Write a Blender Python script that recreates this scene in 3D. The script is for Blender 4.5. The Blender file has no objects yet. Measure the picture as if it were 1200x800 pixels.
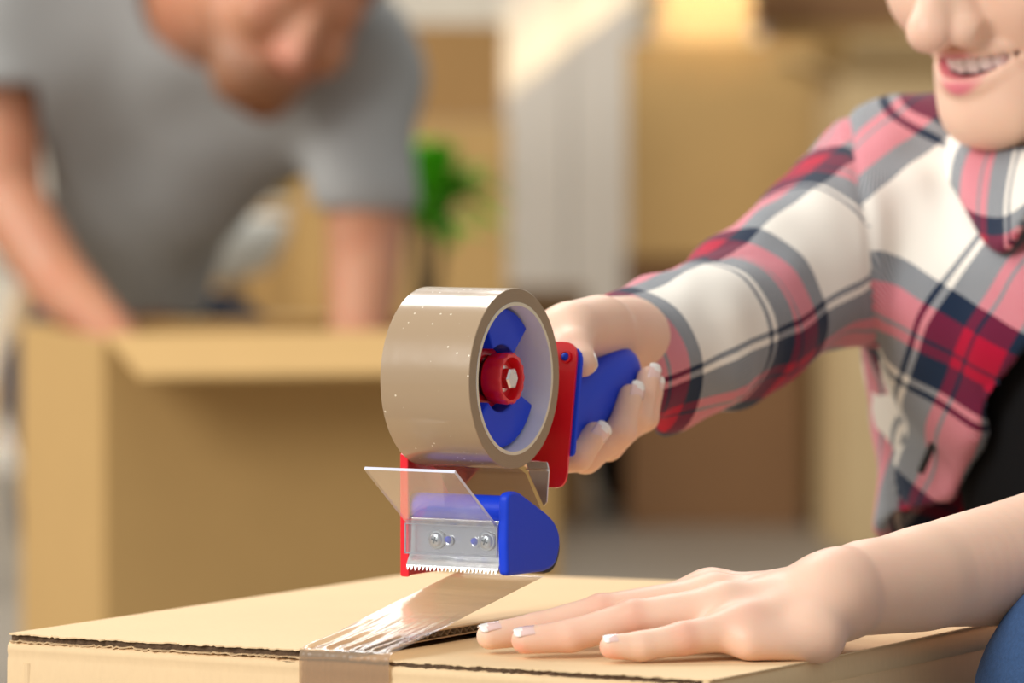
import bpy, bmesh, math, random
import numpy as np
from mathutils import Vector, Matrix

random.seed(4)
rng = np.random.RandomState(7)
S = bpy.context.scene
COL = S.collection

# ------------------------------------------------------------------ camera
CAM_Z = 0.651
F_PX = 6000.0
PITCH = math.atan(260.0 / F_PX)
cam_d = bpy.data.cameras.new('camera')
cam = bpy.data.objects.new('camera', cam_d)
COL.objects.link(cam)
cam.location = (0, 0, CAM_Z)
cam.rotation_euler = (math.pi / 2 - PITCH, 0, 0)
cam_d.sensor_width = 36
cam_d.lens = 36 * F_PX / 1200
cam_d.dof.use_dof = True
cam_d.dof.focus_distance = 2.47
cam_d.dof.aperture_fstop = 7.4
cam_d.clip_end = 60
S.camera = cam

# ------------------------------------------------------------------ world, lights, exposure
W = bpy.data.worlds.new('world')
S.world = W
W.use_nodes = True
wn = W.node_tree.nodes
wb = wn['Background']
wb.inputs[0].default_value = (1.0, 0.98, 0.95, 1)
wb.inputs[1].default_value = 0.50


def area(name, loc, target, sx, sy, power, color, spread=180):
    d = bpy.data.lights.new(name, 'AREA')
    d.shape = 'RECTANGLE'
    d.size = sx
    d.size_y = sy
    d.energy = power
    d.color = color
    d.spread = math.radians(spread)
    o = bpy.data.objects.new(name, d)
    COL.objects.link(o)
    o.location = loc
    o.rotation_euler = (Vector(target) - Vector(loc)).to_track_quat('-Z', 'Y').to_euler()
    return o


area('window_light', (-2.2, 0.4, 2.2), (0.1, 2.7, 0.5), 1.6, 1.6, 105, (1.0, 0.975, 0.94))
area('background_fill', (-3.2, 4.6, 3.0), (0.0, 7.8, 0.3), 2.2, 1.6, 155, (1.0, 0.95, 0.88))  # unseen fill added to brighten the background
area('far_top_light', (0.2, 6.6, 2.9), (-0.25, 5.1, 0.5), 1.2, 0.8, 22, (1.0, 0.96, 0.9))
area('back_light', (-0.6, 4.4, 2.9), (0.1, 2.6, 0.4), 1.2, 0.9, 34, (1.0, 0.98, 0.95))
#area('sun_beam_low', (2.4, 6.3, 1.9), (0.30, 7.9, 0.86), 0.3, 0.3, 40, (1.0, 0.74, 0.36), 6)



def beam(name, T, src, along, length, width, power, spread):
    """low sun through a gap: a narrow strip of near-parallel light lying along `along` where it lands"""
    d = bpy.data.lights.new(name, 'AREA')
    d.shape = 'RECTANGLE'; d.size = length; d.size_y = width
    d.energy = power; d.color = (1.0, 0.74, 0.42); d.spread = math.radians(spread)
    o = bpy.data.objects.new(name, d); COL.objects.link(o)
    z = (Vector(src) - Vector(T)).normalized()
    x = Vector(along); x = (x - z * x.dot(z)).normalized()
    y = z.cross(x)
    M = Matrix((x, y, z)).transposed().to_4x4(); M.translation = Vector(src)
    o.matrix_world = M
    return o


beam('sun_beam', (0.123, 9.2, 0.775), (2.0, 6.6, 2.2), (0.276, 0, 0.153), 0.26, 0.06, 0.30, 6)
beam('sun_beam_high', (0.31, 8.25, 0.86), (2.2, 6.0, 2.1), (1, 0, 0), 0.16, 0.12, 0.34, 6)
S.view_settings.view_transform = 'Standard'
S.view_settings.look = 'None'
S.view_settings.gamma = 1
S.view_settings.exposure = -0.05
S.render.film_transparent = False


# ------------------------------------------------------------------ placing helpers
FWD = Vector((0, math.cos(PITCH), -math.sin(PITCH)))
UP = Vector((0, math.sin(PITCH), math.cos(PITCH)))


def P(px, py, D):
    """world point seen at that spot of the frame at distance y = D"""
    r = FWD + Vector((1, 0, 0)) * ((px - 600) / F_PX) + UP * ((400 - py) / F_PX)
    r *= D / r.y
    return Vector((r.x, r.y, r.z + CAM_Z))


E1 = Vector((math.cos(math.radians(30)), -math.sin(math.radians(30)), 0))   # along the box front
E2 = Vector((math.sin(math.radians(30)), math.cos(math.radians(30)), 0))    # along the box depth
ZV = Vector((0, 0, 1))
BOX0 = P(8, 742, 2.5)
BOX_TOP = BOX0.z


# ------------------------------------------------------------------ object helpers
def tag(o, label, cat, group=None, kind=None):
    o['label'] = label
    o['category'] = cat
    if group:
        o['group'] = group
    if kind:
        o['kind'] = kind
    return o


def empty(name, loc=(0, 0, 0), rz=0.0, label=None, cat=None, group=None):
    o = bpy.data.objects.new(name, None)
    COL.objects.link(o)
    o.location = loc
    o.rotation_euler = (0, 0, rz)
    o.empty_display_size = 0.05
    if label:
        tag(o, label, cat, group)
    return o


def link(name, me, mat=None, parent=None, world=False):
    o = bpy.data.objects.new(name, me)
    COL.objects.link(o)
    if mat:
        for m in (mat if isinstance(mat, (list, tuple)) else [mat]):
            me.materials.append(m)
    if parent:
        o.parent = parent
        if world:
            o.matrix_parent_inverse = inv_chain(parent)
    return o


def inv_chain(p):
    return chain(p).inverted()


def chain(p):
    L = p.matrix_parent_inverse @ Matrix.LocRotScale(p.location, p.rotation_euler, p.scale)
    return (chain(p.parent) @ L) if p.parent else L


def from_bm(name, bm, mat=None, parent=None, world=False, smooth=None, bevel=0, seg=2):
    bmesh.ops.recalc_face_normals(bm, faces=bm.faces)
    me = bpy.data.meshes.new(name)
    bm.to_mesh(me)
    bm.free()
    o = link(name, me, mat, parent, world)
    if smooth is not None:
        me.shade_smooth() if smooth >= 180 else me.polygons.foreach_set('use_smooth', [True] * len(me.polygons))
        if smooth < 180:
            try:
                me.set_sharp_from_angle(angle=math.radians(smooth))
            except Exception:
                pass
    if bevel:
        md = o.modifiers.new('bevel', 'BEVEL')
        md.width = bevel
        md.segments = seg
        md.limit_method = 'ANGLE'
        md.angle_limit = math.radians(35)
        md.harden_normals = False
    return o


def mesh_from(verts, faces, name='mesh', smooth=True):
    me = bpy.data.meshes.new(name)
    verts = np.asarray(verts, dtype=np.float32)
    faces = np.asarray(faces, dtype=np.int32)
    nv, nf = len(verts), len(faces)
    k = faces.shape[1]
    me.vertices.add(nv)
    me.vertices.foreach_set('co', verts.ravel())
    me.loops.add(nf * k)
    me.loops.foreach_set('vertex_index', faces.ravel())
    me.polygons.add(nf)
    me.polygons.foreach_set('loop_start', np.arange(0, nf * k, k, dtype=np.int32))
    me.polygons.foreach_set('loop_total', np.full(nf, k, dtype=np.int32))
    if smooth:
        me.polygons.foreach_set('use_smooth', np.ones(nf, dtype=bool))
    me.update(calc_edges=True)
    return me


def bm_box(bm, x0, x1, y0, y1, z0, z1, M=None):
    vs = [bm.verts.new(Vector((x, y, z)) if M is None else M @ Vector((x, y, z)))
          for x in (x0, x1) for y in (y0, y1) for z in (z0, z1)]
    for f in ((0, 1, 3, 2), (4, 6, 7, 5), (0, 4, 5, 1), (2, 3, 7, 6), (0, 2, 6, 4), (1, 5, 7, 3)):
        bm.faces.new([vs[i] for i in f])
    return vs


def bm_prism(bm, pts, x0, x1, axes='yz', M=None):
    """polygon pts in the two axes named, pushed out along the remaining one from x0 to x1"""
    def mk(p, t):
        d = {'yz': (t, p[0], p[1]), 'xz': (p[0], t, p[1]), 'xy': (p[0], p[1], t)}[axes]
        v = Vector(d)
        return bm.verts.new(M @ v if M is not None else v)
    a = [mk(p, x0) for p in pts]
    b = [mk(p, x1) for p in pts]
    bm.faces.new(a)
    bm.faces.new(b[::-1])
    n = len(pts)
    for i in range(n):
        bm.faces.new([a[i], b[i], b[(i + 1) % n], a[(i + 1) % n]])


def ortho(d):
    d = Vector(d).normalized()
    u = d.cross(Vector((0, 0, 1)))
    if u.length < 1e-3:
        u = Vector((1, 0, 0))
    u.normalize()
    return u, d.cross(u).normalized()


def bm_lathe(bm, prof, origin, axis, n=48, ref=None, close=False):
    """prof: list of (distance along the axis, radius)"""
    axis = Vector(axis).normalized()
    if ref is None:
        u, v = ortho(axis)
    else:
        u = Vector(ref).normalized()
        v = axis.cross(u)
    origin = Vector(origin)
    rings = []
    for (t, r) in prof:
        if r < 1e-6:
            rings.append([bm.verts.new(origin + axis * t)])
        else:
            rings.append([bm.verts.new(origin + axis * t + (u * math.cos(2 * math.pi * i / n) + v * math.sin(2 * math.pi * i / n)) * r) for i in range(n)])
    pairs = list(zip(rings, rings[1:]))
    if close:
        pairs.append((rings[-1], rings[0]))
    for A, B in pairs:
        for i in range(n):
            j = (i + 1) % n
            if len(A) == 1 and len(B) == 1:
                continue
            if len(A) == 1:
                bm.faces.new([A[0], B[i], B[j]])
            elif len(B) == 1:
                bm.faces.new([A[i], B[0], A[j]])
            else:
                bm.faces.new([A[i], B[i], B[j], A[j]])


def bm_tube(bm, pts, r, n=10, caps=True):
    pts = [Vector(p) for p in pts]
    rr = r if isinstance(r, (list, tuple)) else [r] * len(pts)
    rings = []
    u = None
    for i, p in enumerate(pts):
        d = (pts[min(i + 1, len(pts) - 1)] - pts[max(i - 1, 0)]).normalized()
        if u is None:
            u, v = ortho(d)
        else:
            u = (u - d * u.dot(d)).normalized()
            v = d.cross(u)
        rings.append([bm.verts.new(p + (u * math.cos(2 * math.pi * k / n) + v * math.sin(2 * math.pi * k / n)) * rr[i]) for k in range(n)])
    for A, B in zip(rings, rings[1:]):
        for k in range(n):
            bm.faces.new([A[k], A[(k + 1) % n], B[(k + 1) % n], B[k]])
    if caps:
        bm.faces.new(rings[0][::-1])
        bm.faces.new(rings[-1])


# ------------------------------------------------------------------ materials
def nodes_of(name):
    m = bpy.data.materials.new(name)
    m.use_nodes = True
    return m, m.node_tree.nodes, m.node_tree.links, m.node_tree.nodes['Principled BSDF']


def plain(name, col, rough=0.5, metal=0.0, coat=0.0, bump=0.0, bscale=200, sss=0.0, var=0.0, vscale=8, aniso=0, spec=0.5):
    m, N, L, b = nodes_of(name)
    b.inputs['Base Color'].default_value = (*col, 1)
    b.inputs['Roughness'].default_value = rough
    b.inputs['Metallic'].default_value = metal
    b.inputs['Coat Weight'].default_value = coat
    b.inputs['Coat Roughness'].default_value = 0.12
    b.inputs['Specular IOR Level'].default_value = spec
    if sss:
        b.inputs['Subsurface Weight'].default_value = sss
        b.inputs['Subsurface Radius'].default_value = (0.008, 0.003, 0.0015)
        b.inputs['Subsurface Scale'].default_value = 1.0
    tc = N.new('ShaderNodeTexCoord')
    if bump:
        nz = N.new('ShaderNodeTexNoise')
        nz.inputs['Scale'].default_value = bscale
        nz.inputs['Detail'].default_value = 4
        L.new(tc.outputs['Object'], nz.inputs['Vector'])
        bp = N.new('ShaderNodeBump')
        bp.inputs['Strength'].default_value = bump
        bp.inputs['Distance'].default_value = 0.001
        L.new(nz.outputs['Fac'], bp.inputs['Height'])
        L.new(bp.outputs['Normal'], b.inputs['Normal'])
    if var:
        nz = N.new('ShaderNodeTexNoise')
        nz.inputs['Scale'].default_value = vscale
        nz.inputs['Detail'].default_value = 5
        L.new(tc.outputs['Object'], nz.inputs['Vector'])
        mx = N.new('ShaderNodeMix')
        mx.data_type = 'RGBA'
        mx.inputs[6].default_value = (*[c * (1 - var) for c in col], 1)
        mx.inputs[7].default_value = (*[min(1, c * (1 + var)) for c in col], 1)
        L.new(nz.outputs['Fac'], mx.inputs[0])
        L.new(mx.outputs[2], b.inputs['Base Color'])
    return m


def kraft(name, col, fibre=0.10, bump=0.25, flute=0.0):
    """brown corrugated board: blotchy fibres, faint flute lines"""
    m, N, L, b = nodes_of(name)
    b.inputs['Roughness'].default_value = 0.72
    b.inputs['Specular IOR Level'].default_value = 0.25
    tc = N.new('ShaderNodeTexCoord')
    n1 = N.new('ShaderNodeTexNoise'); n1.inputs['Scale'].default_value = 14; n1.inputs['Detail'].default_value = 6
    n2 = N.new('ShaderNodeTexNoise'); n2.inputs['Scale'].default_value = 420; n2.inputs['Detail'].default_value = 3
    mp = N.new('ShaderNodeMapping'); mp.inputs['Scale'].default_value = (1, 1, 0.35)
    L.new(tc.outputs['Object'], n1.inputs['Vector'])
    L.new(tc.outputs['Object'], mp.inputs['Vector'])
    L.new(mp.outputs['Vector'], n2.inputs['Vector'])
    ad = N.new('ShaderNodeMath'); ad.operation = 'MULTIPLY_ADD'
    ad.inputs[1].default_value = 0.55
    L.new(n1.outputs['Fac'], ad.inputs[0])
    sc = N.new('ShaderNodeMath'); sc.operation = 'MULTIPLY'; sc.inputs[1].default_value = 0.45
    L.new(n2.outputs['Fac'], sc.inputs[0])
    L.new(sc.outputs[0], ad.inputs[2])
    mx = N.new('ShaderNodeMix'); mx.data_type = 'RGBA'
    mx.inputs[6].default_value = (*[c * (1 - fibre) for c in col], 1)
    mx.inputs[7].default_value = (*[min(1, c * (1 + fibre)) for c in col], 1)
    L.new(ad.outputs[0], mx.inputs[0])
    L.new(mx.outputs[2], b.inputs['Base Color'])
    bp = N.new('ShaderNodeBump'); bp.inputs['Strength'].default_value = bump; bp.inputs['Distance'].default_value = 0.0006
    L.new(n2.outputs['Fac'], bp.inputs['Height'])
    L.new(bp.outputs['Normal'], b.inputs['Normal'])
    return m


M_KRAFT = kraft('kraft_board', (0.82, 0.60, 0.35))
M_KRAFT_IN = kraft('kraft_inner', (0.62, 0.43, 0.24))
M_KRAFT_CUT = plain('kraft_cut_edge', (0.30, 0.20, 0.115), 0.9, bump=0.6, bscale=900, var=0.5, vscale=260)
M_KRAFT_DEEP = plain('kraft_deep', (0.11, 0.065, 0.035), 0.95, bump=0.6, bscale=900, var=0.6, vscale=300)  # crevice shadow put into a darker cut-edge colour
M_FLUTE = plain('kraft_flute', (0.34, 0.25, 0.16), 0.9, var=0.3, vscale=300)
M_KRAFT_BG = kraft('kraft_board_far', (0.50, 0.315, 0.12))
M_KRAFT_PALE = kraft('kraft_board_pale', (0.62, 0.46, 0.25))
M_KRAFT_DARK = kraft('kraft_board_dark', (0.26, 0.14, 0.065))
M_RED = plain('red_enamel', (0.84, 0.006, 0.02), 0.30, coat=0.6)
M_REDP = plain('red_plastic', (0.76, 0.004, 0.012), 0.28, coat=0.4)
M_BLUE = plain('blue_plastic', (0.008, 0.055, 0.72), 0.42, coat=0.05, bump=0.04, bscale=700, spec=0.25)
M_BLUE_H = plain('blue_grip', (0.010, 0.055, 0.66), 0.48, spec=0.35)
M_STEEL = plain('bright_steel', (0.80, 0.80, 0.79), 0.24, metal=1.0, bump=0.05, bscale=400)
M_ZINC = plain('zinc_screw', (0.62, 0.65, 0.62), 0.32, metal=1.0)
M_BLACKR = plain('black_rubber', (0.012, 0.012, 0.012), 0.6)
M_CORE = plain('core_board', (0.86, 0.86, 0.90), 0.65)
M_CORE_EDGE = plain('core_edge', (0.78, 0.72, 0.56), 0.8, bump=0.3, bscale=900)


def film_mat(name, tint, body, alpha, rough, bump=0.0, gl=0.10):
    """thin plastic film or sheet: coloured see-through layer, a little body colour, surface gloss"""
    m, N, L, b = nodes_of(name)
    N.remove(b)
    out = N['Material Output']
    tr = N.new('ShaderNodeBsdfTransparent'); tr.inputs[0].default_value = (*tint, 1)
    df = N.new('ShaderNodeBsdfDiffuse'); df.inputs[0].default_value = (*body, 1)
    gs = N.new('ShaderNodeBsdfGlossy'); gs.inputs[0].default_value = (1, 1, 1, 1); gs.inputs[1].default_value = rough
    m1 = N.new('ShaderNodeMixShader'); m1.inputs[0].default_value = alpha
    m2 = N.new('ShaderNodeMixShader')
    L.new(tr.outputs[0], m1.inputs[1]); L.new(df.outputs[0], m1.inputs[2])
    fr = N.new('ShaderNodeLayerWeight'); fr.inputs[0].default_value = 0.5
    pw = N.new('ShaderNodeMath'); pw.operation = 'POWER'; pw.inputs[1].default_value = 4.0
    L.new(fr.outputs['Facing'], pw.inputs[0])
    ad = N.new('ShaderNodeMath'); ad.operation = 'MULTIPLY_ADD'; ad.use_clamp = True; ad.inputs[1].default_value = 0.9; ad.inputs[2].default_value = gl
    L.new(pw.outputs[0], ad.inputs[0])
    L.new(ad.outputs[0], m2.inputs[0])
    L.new(m1.outputs[0], m2.inputs[1]); L.new(gs.outputs[0], m2.inputs[2])
    L.new(m2.outputs[0], out.inputs[0])
    if bump:
        tc = N.new('ShaderNodeTexCoord'); nz = N.new('ShaderNodeTexNoise'); nz.inputs['Scale'].default_value = 90
        mp = N.new('ShaderNodeMapping'); mp.inputs['Rotation'].default_value = (0, 0, math.radians(-60)); mp.inputs['Scale'].default_value = (0.15, 1, 1)
        L.new(tc.outputs['Object'], mp.inputs[0]); L.new(mp.outputs[0], nz.inputs['Vector'])
        bp = N.new('ShaderNodeBump'); bp.inputs['Strength'].default_value = bump; bp.inputs['Distance'].default_value = 0.002
        L.new(nz.outputs['Fac'], bp.inputs['Height'])
        for s in (gs, df):
            L.new(bp.outputs[0], s.inputs['Normal'])
        L.new(bp.outputs[0], fr.inputs['Normal'])
    return m


M_FILM = film_mat('brown_tape_film', (0.84, 0.74, 0.62), (0.66, 0.50, 0.36), 0.26, 0.24, bump=0.35, gl=0.08)
M_FILM_STUCK = film_mat('brown_tape_stuck', (0.62, 0.50, 0.38), (0.56, 0.40, 0.26), 0.45, 0.30, bump=0.3, gl=0.02)
M_SHIELD = film_mat('clear_plastic', (0.93, 0.94, 0.96), (0.8, 0.82, 0.9), 0.07, 0.05, gl=0.10)
M_SHIELD_EDGE = plain('clear_plastic_edge', (0.72, 0.74, 0.86), 0.15, coat=1.0)


def roll_mat(name, face):
    """wound brown tape: glossy tread with trapped bubbles, or the layered side"""
    m, N, L, b = nodes_of(name)
    tc = N.new('ShaderNodeTexCoord')
    if not face:
        base = (0.40, 0.285, 0.175)
        b.inputs['Roughness'].default_value = 0.24
        b.inputs['Coat Weight'].default_value = 0.5
        b.inputs['Coat Roughness'].default_value = 0.08
        vo = N.new('ShaderNodeTexVoronoi'); vo.inputs['Scale'].default_value = 230
        L.new(tc.outputs['Object'], vo.inputs['Vector'])
        lt = N.new('ShaderNodeMath'); lt.operation = 'LESS_THAN'; lt.inputs[1].default_value = 0.12
        L.new(vo.outputs['Distance'], lt.inputs[0])
        nz = N.new('ShaderNodeTexNoise'); nz.inputs['Scale'].default_value = 45
        L.new(tc.outputs['Object'], nz.inputs['Vector'])
        gt = N.new('ShaderNodeMath'); gt.operation = 'GREATER_THAN'; gt.inputs[1].default_value = 0.49
        L.new(nz.outputs['Fac'], gt.inputs[0])
        mu = N.new('ShaderNodeMath'); mu.operation = 'MULTIPLY'
        L.new(lt.outputs[0], mu.inputs[0]); L.new(gt.outputs[0], mu.inputs[1])
        mx = N.new('ShaderNodeMix'); mx.data_type = 'RGBA'
        mx.inputs[6].default_value = (*base, 1); mx.inputs[7].default_value = (0.78, 0.68, 0.52, 1)
        L.new(mu.outputs[0], mx.inputs[0]); L.new(mx.outputs[2], b.inputs['Base Color'])
        n2 = N.new('ShaderNodeTexNoise'); n2.inputs['Scale'].default_value = 30; n2.inputs['Detail'].default_value = 3
        L.new(tc.outputs['Object'], n2.inputs['Vector'])
        bp = N.new('ShaderNodeBump'); bp.inputs['Strength'].default_value = 0.18; bp.inputs['Distance'].default_value = 0.002
        L.new(n2.outputs['Fac'], bp.inputs['Height']); L.new(bp.outputs[0], b.inputs['Normal']); L.new(bp.outputs[0], b.inputs['Coat Normal'])
    else:
        b.inputs['Roughness'].default_value = 0.6
        sp = N.new('ShaderNodeSeparateXYZ'); L.new(tc.outputs['Object'], sp.inputs[0])
        cb = N.new('ShaderNodeCombineXYZ'); L.new(sp.outputs[1], cb.inputs[0]); L.new(sp.outputs[2], cb.inputs[1])
        ln = N.new('ShaderNodeVectorMath'); ln.operation = 'LENGTH'; L.new(cb.outputs[0], ln.inputs[0])
        nz = N.new('ShaderNodeTexNoise'); nz.noise_dimensions = '1D'; nz.inputs['Scale'].default_value = 2600
        L.new(ln.outputs['Value'], nz.inputs['W'])
        mx = N.new('ShaderNodeMix'); mx.data_type = 'RGBA'
        mx.inputs[6].default_value = (0.27, 0.195, 0.12, 1); mx.inputs[7].default_value = (0.42, 0.32, 0.205, 1)
        L.new(nz.outputs['Fac'], mx.inputs[0]); L.new(mx.outputs[2], b.inputs['Base Color'])
    return m


M_TREAD = roll_mat('tape_tread', False)
M_ROLLSIDE = roll_mat('tape_side', True)


def skin_mat(name, base, red, amt=0.5):
    m, N, L, b = nodes_of(name)
    b.inputs['Roughness'].default_value = 0.45
    b.inputs['Specular IOR Level'].default_value = 0.4
    b.inputs['Subsurface Weight'].default_value = 0.25
    b.inputs['Subsurface Radius'].default_value = (0.010, 0.0035, 0.002)
    b.inputs['Subsurface Scale'].default_value = 0.7
    tc = N.new('ShaderNodeTexCoord')
    nz = N.new('ShaderNodeTexNoise'); nz.inputs['Scale'].default_value = 26; nz.inputs['Detail'].default_value = 3
    L.new(tc.outputs['Object'], nz.inputs['Vector'])
    cr = N.new('ShaderNodeMapRange'); cr.inputs[1].default_value = 0.42; cr.inputs[2].default_value = 0.72; cr.inputs[4].default_value = amt
    L.new(nz.outputs['Fac'], cr.inputs[0])
    mx = N.new('ShaderNodeMix'); mx.data_type = 'RGBA'
    mx.inputs[6].default_value = (*base, 1); mx.inputs[7].default_value = (*red, 1)
    L.new(cr.outputs[0], mx.inputs[0])
    at = N.new('ShaderNodeAttribute'); at.attribute_name = 'tint'
    m2 = N.new('ShaderNodeMix'); m2.data_type = 'RGBA'
    L.new(at.outputs['Alpha'], m2.inputs[0]); L.new(mx.outputs[2], m2.inputs[6]); L.new(at.outputs['Color'], m2.inputs[7])
    L.new(m2.outputs[2], b.inputs['Base Color'])
    n2 = N.new('ShaderNodeTexNoise'); n2.inputs['Scale'].default_value = 900; n2.inputs['Detail'].default_value = 2
    L.new(tc.outputs['Object'], n2.inputs['Vector'])
    bp = N.new('ShaderNodeBump'); bp.inputs['Strength'].default_value = 0.12; bp.inputs['Distance'].default_value = 0.0004
    L.new(n2.outputs['Fac'], bp.inputs['Height']); L.new(bp.outputs[0], b.inputs['Normal'])
    return m


M_SKIN = skin_mat('skin_fair', (0.86, 0.58, 0.43), (0.84, 0.47, 0.35), 0.35)
M_SKIN_M = skin_mat('skin_tanned', (0.46, 0.215, 0.12), (0.46, 0.15, 0.085), 0.5)
M_NAIL = plain('nail_pink', (0.85, 0.60, 0.55), 0.15, coat=1.0)
M_NAILTIP = plain('nail_white', (0.92, 0.90, 0.86), 0.15, coat=1.0)
M_TOOTH = plain('tooth', (0.95, 0.91, 0.82), 0.2, coat=0.6)
M_GUM = plain('mouth_inside', (0.10, 0.018, 0.015), 0.5)
M_HAIR = plain('hair_light_brown', (0.30, 0.17, 0.08), 0.5, bump=0.8, bscale=160, var=0.4, vscale=60)
M_HAIR_M = plain('hair_dark_brown', (0.07, 0.035, 0.02), 0.6, bump=0.8, bscale=160)
M_TSHIRT = plain('grey_cotton', (0.33, 0.335, 0.33), 0.9, bump=0.2, bscale=600, var=0.06, vscale=12)
M_JEANS = plain('blue_denim', (0.035, 0.09, 0.22), 0.85, bump=0.6, bscale=900, var=0.35, vscale=500)
M_JEANS_D = plain('dark_denim', (0.02, 0.025, 0.045), 0.9)
M_BLACK = plain('black_cotton', (0.006, 0.006, 0.007), 0.9, spec=0.2)
M_WALL = plain('painted_wall', (0.78, 0.73, 0.63), 0.9, var=0.02, vscale=3)
M_FLOOR = plain('floor_screed', (0.30, 0.26, 0.21), 0.45, var=0.12, vscale=5)
M_WHITE = plain('white_plastic', (0.78, 0.78, 0.72), 0.35)
M_WOOD = plain('beech_wood', (0.50, 0.33, 0.16), 0.5, var=0.2, vscale=20)
M_TRIM = plain('white_gloss_trim', (0.84, 0.79, 0.70), 0.4)
M_GREEN = plain('leaf_green', (0.12, 0.48, 0.015), 0.45, var=0.4, vscale=20)
M_STEM = plain('plant_stem', (0.07, 0.045, 0.02), 0.8)
M_POT = plain('pot_terracotta', (0.22, 0.10, 0.05), 0.8)
M_YELLOW = plain('yellow_fabric', (0.50, 0.38, 0.03), 0.9)
M_DARK_MATT = plain('dark_matt', (0.03, 0.027, 0.025), 0.9)


def plaid_mat(name):
    m, N, L, b = nodes_of(name)
    b.inputs['Roughness'].default_value = 0.95
    b.inputs['Specular IOR Level'].default_value = 0.15
    b.inputs['Sheen Weight'].default_value = 0.15
    uv = N.new('ShaderNodeUVMap'); uv.uv_map = 'weave'
    tcn = N.new('ShaderNodeTexCoord')
    wz = N.new('ShaderNodeTexNoise'); wz.inputs['Scale'].default_value = 12; wz.inputs['Detail'].default_value = 2
    L.new(tcn.outputs['Object'], wz.inputs['Vector'])
    wsub = N.new('ShaderNodeVectorMath'); wsub.operation = 'SUBTRACT'; wsub.inputs[1].default_value = (0.5, 0.5, 0.5)
    L.new(wz.outputs['Color'], wsub.inputs[0])
    wsc = N.new('ShaderNodeVectorMath'); wsc.operation = 'SCALE'; wsc.inputs['Scale'].default_value = 0.006
    L.new(wsub.outputs[0], wsc.inputs[0])
    wad = N.new('ShaderNodeVectorMath'); wad.operation = 'ADD'
    L.new(uv.outputs[0], wad.inputs[0]); L.new(wsc.outputs[0], wad.inputs[1])
    sp = N.new('ShaderNodeSeparateXYZ'); L.new(wad.outputs[0], sp.inputs[0])
    Wc, Nc, Rc = (0.86, 0.82, 0.74), (0.012, 0.025, 0.055), (0.46, 0.007, 0.040)
    seq = [(Wc, .45), (Nc, .115), (Rc, .14), (Nc, .02), (Rc, .055), (Nc, .14), (Wc, .03), (Nc, .03), (Wc, .02)]
    cols = []
    for ax in (0, 1):
        fr = N.new('ShaderNodeMath'); fr.operation = 'WRAP'; fr.inputs[1].default_value = 1.0; fr.inputs[2].default_value = 0.0
        sc = N.new('ShaderNodeMath'); sc.operation = 'MULTIPLY'; sc.inputs[1].default_value = 1 / 0.105
        L.new(sp.outputs[ax], sc.inputs[0]); L.new(sc.outputs[0], fr.inputs[0])
        cr = N.new('ShaderNodeValToRGB'); cr.color_ramp.interpolation = 'CONSTANT'
        e = cr.color_ramp.elements
        pos = 0
        for i, (c, w) in enumerate(seq):
            if i < 2:
                el = e[i]; el.position = pos
            else:
                el = e.new(pos)
            el.color = (*c, 1)
            pos += w
        L.new(fr.outputs[0], cr.inputs[0])
        cols.append(cr)
    mx = N.new('ShaderNodeMix'); mx.data_type = 'RGBA'; mx.inputs[0].default_value = 0.5
    # the twill weave shows one thread set or the other in fine diagonals
    tw = N.new('ShaderNodeMath'); tw.operation = 'ADD'; L.new(sp.outputs[0], tw.inputs[0]); L.new(sp.outputs[1], tw.inputs[1])
    ts = N.new('ShaderNodeMath'); ts.operation = 'MULTIPLY'; ts.inputs[1].default_value = 2 * math.pi / 0.0016; L.new(tw.outputs[0], ts.inputs[0])
    si = N.new('ShaderNodeMath'); si.operation = 'SINE'; L.new(ts.outputs[0], si.inputs[0])
    ma = N.new('ShaderNodeMath'); ma.operation = 'MULTIPLY_ADD'; ma.inputs[1].default_value = 0.16; ma.inputs[2].default_value = 0.5; L.new(si.outputs[0], ma.inputs[0])
    L.new(ma.outputs[0], mx.inputs[0])
    for i in (0, 1):
        g = N.new('ShaderNodeGamma'); g.inputs[1].default_value = 1 / 2.2
        L.new(cols[i].outputs[0], g.inputs[0]); L.new(g.outputs[0], mx.inputs[6 + i])
    g = N.new('ShaderNodeGamma'); g.inputs[1].default_value = 2.2
    L.new(mx.outputs[2], g.inputs[0])
    L.new(g.outputs[0], b.inputs['Base Color'])
    return m


M_PLAID = plaid_mat('plaid_flannel')


# ------------------------------------------------------------------ organic surfaces: smooth distance field, meshed by surface nets
def c_(a, b, ra, rb=None, k=0.01):
    """tapered capsule"""
    return ('cap', Vector(a), Vector(b), ra, ra if rb is None else rb, k)


def e_(c, r, k=0.01, rot=None):
    """ellipsoid, rot = 3x3 whose columns are its axes"""
    return ('ell', Vector(c), r, rot, k)


def chain_(pts, rads, k=0.008):
    # the first link blends into what it grows from; later joints share a radius and need hardly any
    return [c_(pts[i], pts[i + 1], rads[i], rads[i + 1], k if i == 0 else min(k, 0.0025)) for i in range(len(pts) - 1)]


def flow_(pts, rads, k=0.008, n=7):
    """chain through the same points but curved, with a smoothly changing radius"""
    P4 = [np.array([*p, r]) for p, r in zip(pts, rads)]
    out = []
    for i in range(len(P4) - 1):
        p0, p1, p2, p3 = P4[max(i - 1, 0)], P4[i], P4[i + 1], P4[min(i + 2, len(P4) - 1)]
        for j in range(n):
            f = j / n
            out.append(0.5 * ((2 * p1) + (p2 - p0) * f + (2 * p0 - 5 * p1 + 4 * p2 - p3) * f ** 2 + (3 * p1 - p0 - 3 * p2 + p3) * f ** 3))
    out.append(P4[-1])
    res = [c_(a[:3], b[:3], a[3], b[3], 0.0006) for a, b in zip(out, out[1:])]
    res[0] = c_(out[0][:3], out[1][:3], out[0][3], out[1][3], k)
    return res


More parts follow.
